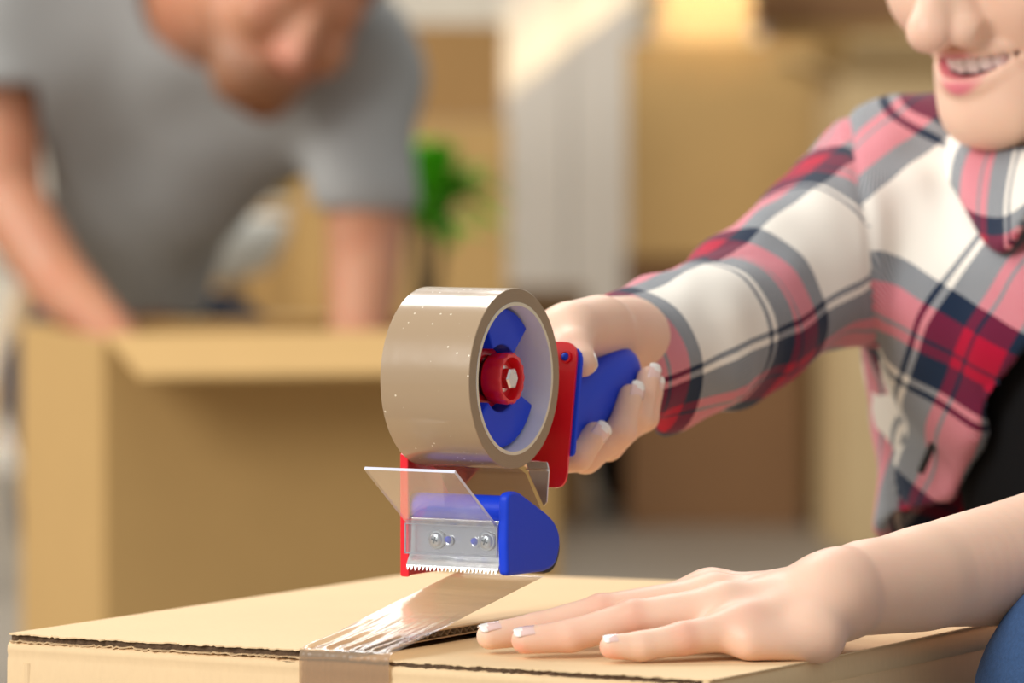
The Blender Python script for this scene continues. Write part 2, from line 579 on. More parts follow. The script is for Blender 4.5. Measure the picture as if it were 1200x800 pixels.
def prim_val(p, X, Y, Z):
    if p[0] == 'cap':
        _, a, b, ra, rb, k = p
        d = b - a
        l2 = max(d.dot(d), 1e-12)
        t = ((X - a.x) * d.x + (Y - a.y) * d.y + (Z - a.z) * d.z) / l2
        t = np.clip(t, 0, 1)
        q = np.sqrt((X - a.x - t * d.x) ** 2 + (Y - a.y - t * d.y) ** 2 + (Z - a.z - t * d.z) ** 2)
        return q - (ra + (rb - ra) * t)
    _, c, r, rot, k = p
    x, y, z = X - c.x, Y - c.y, Z - c.z
    if rot is not None:
        R = rot
        x, y, z = (x * R[0][0] + y * R[1][0] + z * R[2][0], x * R[0][1] + y * R[1][1] + z * R[2][1], x * R[0][2] + y * R[1][2] + z * R[2][2])
    k0 = np.sqrt((x / r[0]) ** 2 + (y / r[1]) ** 2 + (z / r[2]) ** 2)
    k1 = np.sqrt((x / r[0] ** 2) ** 2 + (y / r[1] ** 2) ** 2 + (z / r[2] ** 2) ** 2) + 1e-9
    return k0 * (k0 - 1) / k1


def prim_box(p):
    k = p[-1]
    if p[0] == 'cap':
        _, a, b, ra, rb, k = p
        m = max(ra, rb) + abs(k) * 1.2 + 0.004
        return [min(a[i], b[i]) - m for i in range(3)], [max(a[i], b[i]) + m for i in range(3)]
    m = max(p[2]) + abs(k) * 1.2 + 0.004
    return [p[1][i] - m for i in range(3)], [p[1][i] + m for i in range(3)]


def sdf_mesh(prims, vox, cuts=(), extra=None, lo=None, hi=None, grow=0.0, shell=0.0, smooth_k=1.0):
    """prims: list, an entry ('sub', prim) carves. cuts: planes (point, normal): what lies beyond is taken off"""
    bs = [prim_box(p) for p in prims if p[0] != 'sub']
    L0 = np.array([min(b[0][i] for b in bs) for i in range(3)]) - 2 * vox - grow
    H0 = np.array([max(b[1][i] for b in bs) for i in range(3)]) + 2 * vox + grow
    if lo is not None:
        L0 = np.maximum(L0, np.array(lo)); H0 = np.minimum(H0, np.array(hi))
    n = np.maximum(((H0 - L0) / vox).astype(int) + 2, 4)
    F = np.full(tuple(n), 0.05, dtype=np.float32)
    ax = [(L0[i] + vox * np.arange(n[i])).astype(np.float32) for i in range(3)]
    for p in prims:
        sub = p[0] == 'sub'
        q = p[1] if sub else p
        b0, b1 = prim_box(q)
        s = []
        ok = True
        for i in range(3):
            i0 = max(int((b0[i] - grow - L0[i]) / vox), 0); i1 = min(int((b1[i] + grow - L0[i]) / vox) + 2, n[i])
            if i1 <= i0:
                ok = False
                break
            s.append(slice(i0, i1))
        if not ok:
            continue
        X = ax[0][s[0]][:, None, None]; Y = ax[1][s[1]][None, :, None]; Z = ax[2][s[2]][None, None, :]
        v = prim_val(q, X, Y, Z)
        k = q[-1]
        A = F[s[0], s[1], s[2]]
        if sub:
            v = -v
            h = np.maximum(k - np.abs(A - v), 0) / max(k, 1e-6)
            F[s[0], s[1], s[2]] = np.maximum(A, v) + h * h * k * 0.25
        else:
            h = np.maximum(k - np.abs(A - v), 0) / max(k, 1e-6)
            F[s[0], s[1], s[2]] = np.minimum(A, v) - h * h * k * 0.25
    if grow:
        F -= grow
    X = ax[0][:, None, None]; Y = ax[1][None, :, None]; Z = ax[2][None, None, :]
    if extra is not None:
        F = extra(F, X, Y, Z).astype(np.float32)
    if shell:
        F = np.maximum(F, -(F + shell))
    for pt, nr in cuts:
        nr = Vector(nr).normalized()
        F = np.maximum(F, (X - pt[0]) * nr.x + (Y - pt[1]) * nr.y + (Z - pt[2]) * nr.z)
    F = F.copy()
    F[0], F[-1] = 0.05, 0.05
    F[:, 0], F[:, -1] = 0.05, 0.05
    F[:, :, 0], F[:, :, -1] = 0.05, 0.05
    V, Fc = nets(F, L0, vox)
    return settle(V, F, L0, vox), Fc


def nets(F, L0, vox):
    ins = F < 0
    n = np.array(F.shape)
    corners = [(i, j, k) for i in (0, 1) for j in (0, 1) for k in (0, 1)]
    cnt = np.zeros(tuple(n - 1), dtype=np.int8)
    for c in corners:
        cnt += ins[c[0]:n[0] - 1 + c[0], c[1]:n[1] - 1 + c[1], c[2]:n[2] - 1 + c[2]]
    act = (cnt > 0) & (cnt < 8)
    idx = np.argwhere(act)
    vid = np.full(tuple(n - 1), -1, dtype=np.int32)
    vid[act] = np.arange(len(idx))
    pos = np.zeros((len(idx), 3)); w = np.zeros(len(idx))
    for a in range(3):
        o1, o2 = [(1, 2), (0, 2), (0, 1)][a]
        for s1 in (0, 1):
            for s2 in (0, 1):
                c0 = idx.copy(); c0[:, o1] += s1; c0[:, o2] += s2
                c1 = c0.copy(); c1[:, a] += 1
                f0 = F[c0[:, 0], c0[:, 1], c0[:, 2]]; f1 = F[c1[:, 0], c1[:, 1], c1[:, 2]]
                m = (f0 < 0) != (f1 < 0)
                t = np.where(m, f0 / np.where(m, f0 - f1, 1), 0)
                q = c0.astype(float); q[:, a] += t
                pos[m] += q[m]; w[m] += 1
    pos /= w[:, None]
    faces = []
    for a in range(3):
        o1, o2 = [(1, 2), (2, 0), (0, 1)][a]
        sl0 = [slice(1, -1)] * 3; sl1 = [slice(1, -1)] * 3
        sl0[a] = slice(0, -1); sl1[a] = slice(1, None)
        A = ins[tuple(sl0)]; B = ins[tuple(sl1)]
        for flag, M in ((True, A & ~B), (False, ~A & B)):
            e = np.argwhere(M)
            if not len(e):
                continue
            off = np.ones(3, dtype=int); off[a] = 0
            e = e + off
            def g(d1, d2):
                q = e.copy(); q[:, o1] += d1; q[:, o2] += d2
                return vid[q[:, 0], q[:, 1], q[:, 2]]
            f = np.stack([g(-1, -1), g(0, -1), g(0, 0), g(-1, 0)], 1)
            faces.append(f if flag else f[:, ::-1])
    faces = np.concatenate(faces)
    faces = faces[(faces >= 0).all(1)]
    return L0 + pos * vox, faces


def tri(F, q):
    i = np.clip(np.floor(q).astype(int), 0, np.array(F.shape) - 2)
    f = q - i
    o = 0
    for a in (0, 1):
        for b in (0, 1):
            for c in (0, 1):
                w = (f[:, 0] if a else 1 - f[:, 0]) * (f[:, 1] if b else 1 - f[:, 1]) * (f[:, 2] if c else 1 - f[:, 2])
                o = o + w * F[i[:, 0] + a, i[:, 1] + b, i[:, 2] + c]
    return o


def settle(V, F, L0, vox, it=2):
    """pull the vertices onto the surface itself so that no voxel terraces stay"""
    q = (V - L0) / vox
    for _ in range(it):
        v = tri(F, q)
        g = np.stack([tri(F, q + d) - tri(F, q - d) for d in np.eye(3) * 0.6], 1) / 1.2
        s = -v[:, None] * g / ((g * g).sum(1)[:, None] + 1e-9)
        n = np.linalg.norm(s, axis=1)[:, None]
        q = q + s * np.minimum(1, 0.5 / (n + 1e-9))
    return L0 + q * vox


def relax(V, Fc, it=2, lam=0.5):
    e = np.concatenate([Fc[:, [0, 1]], Fc[:, [1, 2]], Fc[:, [2, 3]], Fc[:, [3, 0]]])
    for _ in range(it):
        s = np.zeros_like(V); c = np.zeros(len(V))
        for a, b in ((0, 1), (1, 0)):
            for d in range(3):
                s[:, d] += np.bincount(e[:, a], V[e[:, b], d], len(V))
            c += np.bincount(e[:, a], minlength=len(V))
        V = V + lam * (s / c[:, None] - V)
    return V


def normals(V, Fc):
    n = np.cross(V[Fc[:, 2]] - V[Fc[:, 0]], V[Fc[:, 3]] - V[Fc[:, 1]])
    o = np.zeros_like(V)
    for i in range(4):
        for d in range(3):
            o[:, d] += np.bincount(Fc[:, i], n[:, d], len(V))
    return o / (np.linalg.norm(o, axis=1)[:, None] + 1e-12)


def wavy(V, freq, seed, n=10, stretch=(1, 1, 1)):
    """cheap smooth noise in about -1..1: a sum of waves in random directions with a warp"""
    r = np.random.RandomState(seed)
    X = V * np.array(stretch)
    X = X + 0.25 / freq * np.sin(X[:, [1, 2, 0]] * freq * 1.7 + r.rand(3) * 6)
    out = np.zeros(len(V))
    for _ in range(n):
        d = r.randn(3); d /= np.linalg.norm(d)
        out += np.sin(X @ d * freq * (0.6 + r.rand()) * 2 + r.rand() * 6.28)
    return out / math.sqrt(n)


def join(parts):
    Vs, Fs, o = [], [], 0
    for V, Fc in parts:
        Vs.append(V); Fs.append(Fc + o); o += len(V)
    return np.concatenate(Vs), np.concatenate(Fs)


# ================================================================== SETTING
def structure(name, bm, mat, **k):
    o = from_bm(name, bm, mat, **k)
    o['kind'] = 'structure'
    return o


bm = bmesh.new(); bm_box(bm, -4.5, 4.5, 0.2, 9.5, -0.1, 0)
structure('floor', bm, M_FLOOR)
bm = bmesh.new(); bm_box(bm, -4.5, 4.5, 9.5, 9.65, 0, 2.7)
structure('wall_back', bm, M_WALL)
bm = bmesh.new(); bm_box(bm, -4.5, 4.5, 9.485, 9.5, 0, 0.09)
structure('baseboard_back', bm, M_TRIM, bevel=0.004)


# ================================================================== THE BOX BEING TAPED
BW, BD, BH, T = 0.390, 0.405, BOX_TOP, 0.005
R30 = -math.radians(30)
main = empty('cardboard_box', (BOX0.x, BOX0.y, 0), R30,
             'large brown cardboard box being taped shut, hand resting on its top', 'box')


def rough_slab(bm, x0, x1, y0, y1, zf, th, jf=0.0, jb=0.0, nx=40, ny=24, seed=1, jx=0.0):
    """flap: a grid slab whose front edge is torn a little; zf(x, y) gives the underside"""
    r = np.random.RandomState(seed)
    jn = np.cumsum(r.randn(nx + 1)) * 0.35
    jn = jn - np.linspace(jn[0], jn[-1], nx + 1)
    jn = jf * (jn / (np.abs(jn).max() + 1e-6) + 0.5 * r.randn(nx + 1))
    zn = 0.3 * jf * r.randn(nx + 1)
    g = {}
    for s in (0, 1):
        for i in range(nx + 1):
            for j in range(ny + 1):
                x = x0 + (x1 - x0) * i / nx
                y = y0 + (y1 - y0) * (j / ny) ** 1.5
                z = zf(x, y) + s * th
                if j == 0:
                    y += jn[i] + (0.2 * jf * r.randn() if s else 0)
                    z += zn[i]
                g[s, i, j] = bm.verts.new((x, y, z))
    for i in range(nx):
        for j in range(ny):
            for s in (0, 1):
                bm.faces.new([g[s, i, j], g[s, i + 1, j], g[s, i + 1, j + 1], g[s, i, j + 1]])
    edges = {'f': [(i, 0) for i in range(nx + 1)], 'b': [(i, ny) for i in range(nx + 1)],
             'l': [(0, j) for j in range(ny + 1)], 'r': [(nx, j) for j in range(ny + 1)]}
    cut = []
    for kk, e in edges.items():
        for (a, b) in zip(e, e[1:]):
            f = bm.faces.new([g[(0,) + a], g[(0,) + b], g[(1,) + b], g[(1,) + a]])
            if kk == 'f':
                cut.append(f)
    for f in cut:
        f.material_index = 1


# front panel with a rounded score along its top
bm = bmesh.new()
prof = [(T, 0), (0, 0), (0.0, BH - 0.030), (0.0004, BH - 0.0125), (0.0010, BH - 0.0105), (0.0004, BH - 0.0085), (0.0006, BH - 0.0062), (0.0016, BH - 0.0048), (0.0034, BH - 0.0040), (T, BH - 0.0044)]
bm_prism(bm, prof, 0.0, BW, 'yz')
from_bm('front_panel', bm, M_KRAFT, main, smooth=40)
# raised vertical bead left by the corner crease
bm = bmesh.new()
bm_prism(bm, [(0.0105, -0.0003), (0.0125, -0.0003), (0.0135, 0.0002), (0.0095, 0.0002)], 0.01, BH - 0.014, 'xy')
from_bm('crease', bm, M_KRAFT, main)
bm = bmesh.new(); bm_box(bm, 0, BW, BD - T, BD, 0, BH - 0.004)
from_bm('back_panel', bm, M_KRAFT, main, bevel=0.0012)
bm = bmesh.new(); bm_box(bm, 0, T, T, BD - T, 0, BH - 0.003)
from_bm('side_panel', bm, M_KRAFT, main, bevel=0.0012)
bm = bmesh.new()
prof = [(BW - T, 0), (BW, 0), (BW, BH - 0.016), (BW - 0.0009, BH - 0.0142), (BW, BH - 0.0125), (BW - 0.0004, BH - 0.0045), (BW - 0.0022, BH - 0.0022), (BW - T, BH - 0.0018)]
bm_prism(bm, prof, 0.0008, BD - T, 'xz')
from_bm('side_panel', bm, M_KRAFT, main, smooth=40)
bm = bmesh.new(); bm_box(bm, 0, BW, 0, BD, 0.0, 0.004)
from_bm('bottom_panel', bm, M_KRAFT, main)
# minor flap folded in at the front and one at the back
bm = bmesh.new()
rough_slab(bm, 0.004, BW - 0.004, 0.0022, 0.15, lambda x, y: BH - 0.0074 - 0.004 * y, 0.0022, jf=0.0006, nx=80, seed=5)
from_bm('minor_flap', bm, [M_KRAFT_IN, M_KRAFT_CUT], main)
bm = bmesh.new(); bm_box(bm, 0.004, BW - 0.004, BD - 0.15, BD - 0.006, BH - 0.0075, BH - 0.0045)
from_bm('minor_flap', bm, M_KRAFT_IN, main)
# left flap, lifted a little at the seam; its seam edge shows the fluting
SX = BW / 2


def left_z(x, y):
    f = x / SX
    return BH - 0.0042 + 0.0028 * f ** 1.5 + 0.0010 * math.sin(y * 9 + 0.4) * f - 0.002 * (1 - min(1, y / 0.05)) * f


bm = bmesh.new()      # top liner, fluted middle set back from the cut, bottom liner
rough_slab(bm, 0.0005, SX - 0.006, 0.0012, BD - 0.0015, lambda x, y: left_z(x, y) + 0.0036, 0.0007, jf=0.0007, nx=110, seed=2)
for f in bm.faces:
    f.material_index = 0
from_bm('flap', bm, [M_KRAFT, M_KRAFT_CUT], main, smooth=50)
bm = bmesh.new()
rough_slab(bm, 0.0010, SX - 0.0062, 0.0030, BD - 0.003, lambda x, y: left_z(x, y) + 0.0006, 0.0031, jf=0.0006, nx=80, seed=21)
from_bm('flap_core', bm, [M_KRAFT_CUT, M_KRAFT_DEEP], main)
bm = bmesh.new()
rough_slab(bm, 0.0005, SX - 0.006, 0.0010, BD - 0.0015, left_z, 0.0007, jf=0.0010, nx=110, seed=22)
for f in bm.faces:
    f.material_index = 0
from_bm('flap_liner', bm, [M_KRAFT_IN, M_KRAFT_CUT], main, smooth=50)
bm = bmesh.new()
rough_slab(bm, SX - 0.0065, SX - 0.001, 0.0018, BD - 0.0015, lambda x, y: left_z(x, y) + 0.0037, 0.0006, jf=0.0004, nx=3, ny=60, seed=3)
rough_slab(bm, SX - 0.0065, SX - 0.001, 0.0018, BD - 0.0015, left_z, 0.0006, jf=0.0004, nx=3, ny=60, seed=4)
o = from_bm('liner', bm, [M_KRAFT_IN, M_KRAFT_CUT], main)
bm = bmesh.new()
NP = 64
rr = random.Random(3)
for lay in (0,):
    rows = []
    for i in range(NP * 4 + 1):
        y = 0.002 + (BD - 0.004) * i / (NP * 4)
        ph = (i % 4)
        zz = (0.0008, 0.0021, 0.0036, 0.0021)[ph] + rr.uniform(-.0002, .0002)
        x1 = SX - 0.0009 + rr.uniform(-.0004, .0004)
        rows.append([bm.verts.new((SX - 0.0065, y, left_z(SX, y) + zz)), bm.verts.new((x1, y, left_z(SX, y) + zz)),
                     bm.verts.new((x1, y, left_z(SX, y) + zz + 0.0004)), bm.verts.new((SX - 0.0065, y, left_z(SX, y) + zz + 0.0004))])
    for A, B in zip(rows, rows[1:]):
        for k in range(4):
            bm.faces.new([A[k], A[(k + 1) % 4], B[(k + 1) % 4], B[k]])
from_bm('fluting', bm, M_FLUTE, main)


# right flap under the hand
def right_z(x, y):
    f = (BW - x) / SX
    return BH - 0.0050 - 0.0006 * f ** 2 - 0.0004 * math.sin(y * 14)


bm = bmesh.new()
rough_slab(bm, SX + 0.0012, BW - 0.0045, 0.0028, BD - 0.003, right_z, 0.0028, jf=0.0007, nx=90, seed=23)
from_bm('flap_core', bm, [M_KRAFT_CUT, M_KRAFT_DEEP], main)
bm = bmesh.new()
rough_slab(bm, SX + 0.001, BW - 0.0003, 0.0014, BD - 0.0015, lambda x, y: right_z(x, y) + 0.0028, 0.0007, jf=0.0007, nx=110, seed=9)
for f in bm.faces:
    f.material_index = 0
from_bm('flap', bm, [M_KRAFT, M_KRAFT_CUT], main, smooth=50)

# ================================================================== TAPE STRIP from the dispenser to the box front
strip = None


def ribbon(name, path, half, mat, parent, nx=30, wob=None, split=None, mats=None):
    pts = [Vector((0, y, z)) for y, z in path]
    # resample
    L = [0]
    for a, b in zip(pts, pts[1:]):
        L.append(L[-1] + (b - a).length)
    n = max(8, int(L[-1] / 0.0016))
    bm = bmesh.new()
    rows = []
    for i in range(n + 1):
        s = L[-1] * i / n
        k = max(j for j in range(len(L)) if L[j] <= s + 1e-9)
        k = min(k, len(pts) - 2)
        f = (s - L[k]) / max(L[k + 1] - L[k], 1e-9)
        p = pts[k].lerp(pts[k + 1], f)
        row = []
        for j in range(nx + 1):
            u = -1 + 2 * j / nx
            d = wob(u, s, p) if wob else Vector()
            row.append(bm.verts.new(Vector((u * half, p.y, p.z)) + d))
        rows.append((row, s))
    for (A, s0), (B, s1) in zip(rows, rows[1:]):
        for j in range(nx):
            f = bm.faces.new([A[j], A[j + 1], B[j + 1], B[j]])
            f.smooth = True
            if split is not None and s0 > split:
                f.material_index = 1
    me = bpy.data.meshes.new(name); bm.to_mesh(me); bm.free()
    return link(name, me, mats or mat, parent)


EX = Vector((SX, 0.1459, BH + 0.0266))        # where the tape leaves the dispenser, in the box's frame
path = [(0.1459, BH + 0.0266), (0.10, BH + 0.0172), (0.05, BH + 0.0082), (0.02, BH + 0.0037), (0.006, BH + 0.0024), (0.001, BH + 0.0014), (-0.0008, BH - 0.0010), (-0.0010, BH - 0.006), (-0.0008, BH - 0.14)]


def strip_wob(u, s, p):
    e = math.exp(-((s - 0.135) / 0.035) ** 2)
    st = 0.0009 * math.sin(u * 17 + 2 * math.sin(s * 40)) + 0.0006 * math.sin(u * 31 + 1.3 + s * 25) + 0.0002 * math.sin(u * 43 + s * 60)
    if s < 0.146:
        return Vector((0.0, 0, 0.8 * st * e + 0.0016 * (u * u) * math.sin(s * 21)))
    return Vector((0, -abs(0.25 * st * math.exp(-(s - 0.146) / 0.05)), 0))


tape = ribbon('tape_strip', path, 0.0250, None, None, wob=strip_wob, split=0.1462, mats=[M_FILM, M_FILM_STUCK], nx=48)
tape.location = (BOX0.x + E1.x * SX, BOX0.y + E1.y * SX, 0)
tape.rotation_euler = (0, 0, R30)
tag(tape, 'strip of glossy brown tape pulled from dispenser down over box front edge', 'tape')

# ================================================================== TAPE DISPENSER
OX = Vector((BOX0.x, BOX0.y, 0)) + E1 * SX + E2 * 0.1459 + ZV * (BH + 0.0266)
gun = empty('tape_dispenser', OX, R30, 'red and blue hand-held tape dispenser with clear shield and toothed blade', 'tape dispenser')
RC = (0.0, -0.0292, 0.0988)


def Lp(px, py, b):
    """dispenser-frame point seen at the frame spot, on the plane at depth b"""
    r = FWD + Vector((1, 0, 0)) * ((px - 600) / F_PX) + UP * ((400 - py) / F_PX)
    c = Vector((0, 0, CAM_Z)) - OX
    t = (b - c.dot(E2)) / r.dot(E2)
    q = c + r * t
    return Vector((q.dot(E1), b, q.z))


def rounded(pts, rad, seg=5):
    out = []
    n = len(pts)
    for i in range(n):
        p0, p, p1 = Vector((*pts[i - 1], 0)), Vector((*pts[i], 0)), Vector((*pts[(i + 1) % n], 0))
        r = rad[i] if isinstance(rad, (list, tuple)) else rad
        a = p + (p0 - p).normalized() * min(r, (p0 - p).length * .45)
        b = p + (p1 - p).normalized() * min(r, (p1 - p).length * .45)
        for k in range(seg + 1):
            t = k / seg
            q = a * (1 - t) ** 2 + p * 2 * t * (1 - t) + b * t ** 2
            out.append((q.x, q.y))
    return out


# steel side plate
bm = bmesh.new()
sp = rounded([(-0.043, 0.001), (-0.043, 0.060), (-0.046, 0.085), (-0.030, 0.113), (0.0300, 0.114), (0.0175, 0.043), (0.012, 0.001)], 0.004)
bm_prism(bm, sp, -0.0312, -0.0296, 'yz')
from_bm('side_plate', bm, M_RED, gun, bevel=0.0004)
# bent foot of the side plate, seen below the shield
bm = bmesh.new()
bm_prism(bm, rounded([(-0.0312, 0.0008), (-0.0312, 0.0620), (-0.0268, 0.0600), (-0.0262, 0.0008)], 0.0014), -0.0445, -0.0425, 'xz')
from_bm('side_lip', bm, M_RED, gun, bevel=0.0006)
# rear flange: leans back
t0, t1 = Vector((0, 0.0300, 0.1145)), Vector((0, 0.0175, 0.0425))
sd = (t1 - t0); SL = sd.length; sd.normalize()
nb = Vector((0, sd.z, -sd.y)) * -1
if nb.y < 0:
    nb = -nb
FM = Matrix(((1, 0, nb.x, 0), (0, -sd.y, nb.y, t1.y), (0, -sd.z, nb.z, t1.z), (0, 0, 0, 1)))
fl = rounded([(-0.031, 0.0), (-0.031, SL), (0.0270, SL), (0.0270, 0.0), (0.0130, 0.0), (0.0130, 0.0130), (-0.02, 0.0130)], [.001, .004, .008, .0075, .004, .003, .001, .001])
bm = bmesh.new(); bm_prism(bm, fl, 0, 0.0016, 'xy', FM)
from_bm('flange', bm, M_RED, gun, bevel=0.0004)
bp = rounded([(-0.028, 0.016), (-0.028, SL - .002), (0.0290, SL - .002), (0.0290, 0.016)], [.003, .006, .008, .003])
bm = bmesh.new(); bm_prism(bm, bp, 0.0018, 0.0042, 'xy', FM)
from_bm('grip_plate', bm, M_BLUE, gun, bevel=0.0006)
# rivet
rp = Lp(663, 418, 0.0285)
bm = bmesh.new()
bm_lathe(bm, [(0, 0.0), (0, 0.0033), (0.0006, 0.0032), (0.0007, 0.0024), (0.0001, 0.0022)], rp - nb * 0.0006, -nb, 24)
bm2 = bmesh.new(); bm_lathe(bm2, [(0.0, 0.0021), (0.0010, 0.0018), (0.0016, 0.0010), (0.0018, 0)], rp - nb * 0.0004, -nb, 20)
riv = from_bm('rivet', bm2, M_BLUE, gun, smooth=60)
from_bm('rivet_hole', bm, M_RED, gun, smooth=60)

# grip
ctr = [(0.000, 0.030, 0.0645), (0.0, 0.050, 0.0705), (0.0005, 0.075, 0.0790), (0.001, 0.095, 0.0858), (0.001, 0.112, 0.0915), (0.001, 0.122, 0.0948), (0.001, 0.1285, 0.0968), (0.001, 0.1315, 0.0977)]
hh = [0.0200, 0.0180, 0.0168, 0.0170, 0.0168, 0.0150, 0.0105, 0.003]
ww = [0.0160, 0.0145, 0.0138, 0.0142, 0.0140, 0.0125, 0.0085, 0.002]
bm = bmesh.new(); rings = []
NG = 40
for i, (c, h, w) in enumerate(zip(ctr, hh, ww)):
    c = Vector(c)
    d = (Vector(ctr[min(i + 1, 7)]) - Vector(ctr[max(i - 1, 0)])).normalized()
    up = (ZV - d * d.z).normalized()
    ring = []
    for k in range(NG):
        a = 2 * math.pi * k / NG
        ca, sa = math.cos(a), math.sin(a)
        sq = lambda v: math.copysign(abs(v) ** 0.82, v)
        ring.append(bm.verts.new(c + Vector((1, 0, 0)) * w * sq(ca) + up * h * sq(sa)))
    rings.append(ring)
for A, B in zip(rings, rings[1:]):
    for k in range(NG):
        bm.faces.new([A[k], A[(k + 1) % NG], B[(k + 1) % NG], B[k]])
bm.faces.new(rings[0]); bm.faces.new(rings[-1])
grip = from_bm('grip', bm, M_BLUE_H, gun, smooth=180)
md = grip.modifiers.new('sub', 'SUBSURF'); md.levels = 2; md.render_levels = 2

# hub: notched blue plastic with two raised wings
def sector(r0, r1, a0, a1, n=26):
    o = [(RC[1] + r1 * math.cos(math.radians(a0 + (a1 - a0) * i / n)), RC[2] + r1 * math.sin(math.radians(a0 + (a1 - a0) * i / n))) for i in range(n + 1)]
    i_ = [(RC[1] + r0 * math.cos(math.radians(a1 + (a0 - a1) * i / n)), RC[2] + r0 * math.sin(math.radians(a1 + (a0 - a1) * i / n))) for i in range(n + 1)]
    return o + i_


bm = bmesh.new()
bm_prism(bm, sector(0.008, 0.0345, 43, 335, 48), -0.022, 0.002, 'yz')
from_bm('hub', bm, M_BLUE, gun, bevel=0.0006)
for a0, a1 in ((43, 118), (222, 335)):
    bm = bmesh.new(); bm_prism(bm, sector(0.0162, 0.0340, a0, a1), 0.001, 0.0175, 'yz')
    from_bm('hub_wing', bm, M_BLUE, gun, bevel=0.0012, seg=3)
# red knob: flange, dark slot, hollow scalloped cap
bm = bmesh.new()
NS = 72
prof = [(0.0070, 0.0), (0.0070, 0.0142), (0.0080, 0.0150), (0.0096, 0.0150), (0.0102, 0.0142), (0.0102, 0.0112)]
bm_lathe(bm, prof, (0, RC[1], RC[2]), (1, 0, 0), NS)
kf = from_bm('knob_collar', bm, M_REDP, gun, smooth=40)
bm = bmesh.new()
bm_lathe(bm, [(0.0100, 0.0100), (0.0136, 0.0100)], (0, RC[1], RC[2]), (1, 0, 0), NS)
from_bm('knob_neck', bm, plain('dark_red_slot', (0.06, 0.004, 0.004), 0.3), gun, smooth=40)
bm = bmesh.new()
prof = [(0.0128, 0.0095), (0.0128, 0.0118), (0.0150, 0.0124), (0.0222, 0.0126), (0.0234, 0.0120), (0.0234, 0.0104), (0.0222, 0.0098), (0.0182, 0.0094), (0.0180, 0.0)]
bm_lathe(bm, prof, (0, RC[1], RC[2]), (1, 0, 0), NS)
for v in bm.verts:
    dy, dz = v.co.y - RC[1], v.co.z - RC[2]
    r = math.hypot(dy, dz)
    if r > 0.0117:
        a = math.atan2(dz, dy)
        s = 1 + 0.035 * math.cos(14 * a) * min(1, max(0, (v.co.x - 0.014) / 0.008))
        v.co.y = RC[1] + dy * s; v.co.z = RC[2] + dz * s
knob = from_bm('knob', bm, M_REDP, gun, smooth=35)
bm = bmesh.new()
bm_lathe(bm, [(0.0180, 0), (0.0180, 0.0066), (0.0188, 0.0066), (0.0190, 0.0)], (0, RC[1], RC[2]), (1, 0, 0), 32)
from_bm('washer', bm, M_STEEL, gun, smooth=35)
bm = bmesh.new()
bm_lathe(bm, [(0.0190, 0), (0.0190, 0.0056), (0.0234, 0.0056), (0.0242, 0.0048), (0.0242, 0.0)], (0, RC[1], RC[2]), (1, 0, 0), 6)
from_bm('nut', bm, M_STEEL, gun, bevel=0.0003)

# tape roll: its own thing, held by the hub
roll = empty('tape_roll', OX + E1 * RC[0] + E2 * RC[1] + ZV * RC[2], R30, 'thick roll of shiny brown packing tape on the dispenser hub', 'tape roll')
bm = bmesh.new()
ro, ri, hw = 0.0440, 0.0373, 0.025
bm_lathe(bm, [(-hw, ri), (-hw, ro - .0003), (-hw + .0003, ro), (hw - .0003, ro), (hw, ro - .0003), (hw, ri)], (0, 0, 0), (1, 0, 0), 160, close=True)
for f in bm.faces:
    c = f.calc_center_median()
    f.material_index = 1 if (abs(c.x) > hw - 0.0002 and math.hypot(c.y, c.z) < ro - .0003) else 0
from_bm('tape_winding', bm, [M_TREAD, M_ROLLSIDE], roll, smooth=40)
bm = bmesh.new()
bm_lathe(bm, [(-hw - .0003, 0.0356), (-hw - .0003, ri), (hw + .0003, ri), (hw + .0003, 0.0356)], (0, 0, 0), (1, 0, 0), 128, close=True)
for f in bm.faces:
    c = f.calc_center_median()
    f.material_index = 1 if abs(c.x) > hw else 0
from_bm('core', bm, [M_CORE, M_CORE_EDGE], roll, smooth=40)
# the web that runs from the roll to the rollers
web = ribbon('tape_web', [(RC[1] - 0.002 - RC[1], -0.0441), (0.0040, -0.0438), (0.0110, -0.0470), (0.0282, -0.0685), (0.0370, -0.082), (0.0350, -0.0935), (0.0295, -0.0978)], 0.0249, M_FILM_STUCK, roll, nx=10)

# blue side guard
gp = rounded([(-0.0475, 0.0040), (-0.0485, 0.0200), (-0.0475, 0.0440), (-0.0380, 0.0450), (-0.0020, 0.0290), (0.0055, 0.0190), (0.0010, 0.0060), (-0.010, 0.0035)], [.003, .002, .004, .005, .010, .008, .006, .004])
bm = bmesh.new(); bm_prism(bm, gp, 0.0262, 0.0318, 'yz')
from_bm('side_guard', bm, M_BLUE, gun, bevel=0.0018, seg=4, smooth=40)
# blue roller bar and black wiper roller
bm = bmesh.new(); bm_lathe(bm, [(-0.0290, 0), (-0.0290, .0062), (-0.0280, 0.0074), (0.0262, 0.0074), (0.0262, 0)], (0, -0.0345, 0.0345), (1, 0, 0), 48)
from_bm('roller', bm, M_BLUE, gun, smooth=40)
bm = bmesh.new(); bm_lathe(bm, [(-0.0285, 0), (-0.0285, 0.0125), (0.0300, 0.0125), (0.0300, 0)], (0, -0.0062, 0.0150), (1, 0, 0), 48)
from_bm('rubber_roller', bm, M_BLACKR, gun, smooth=40)
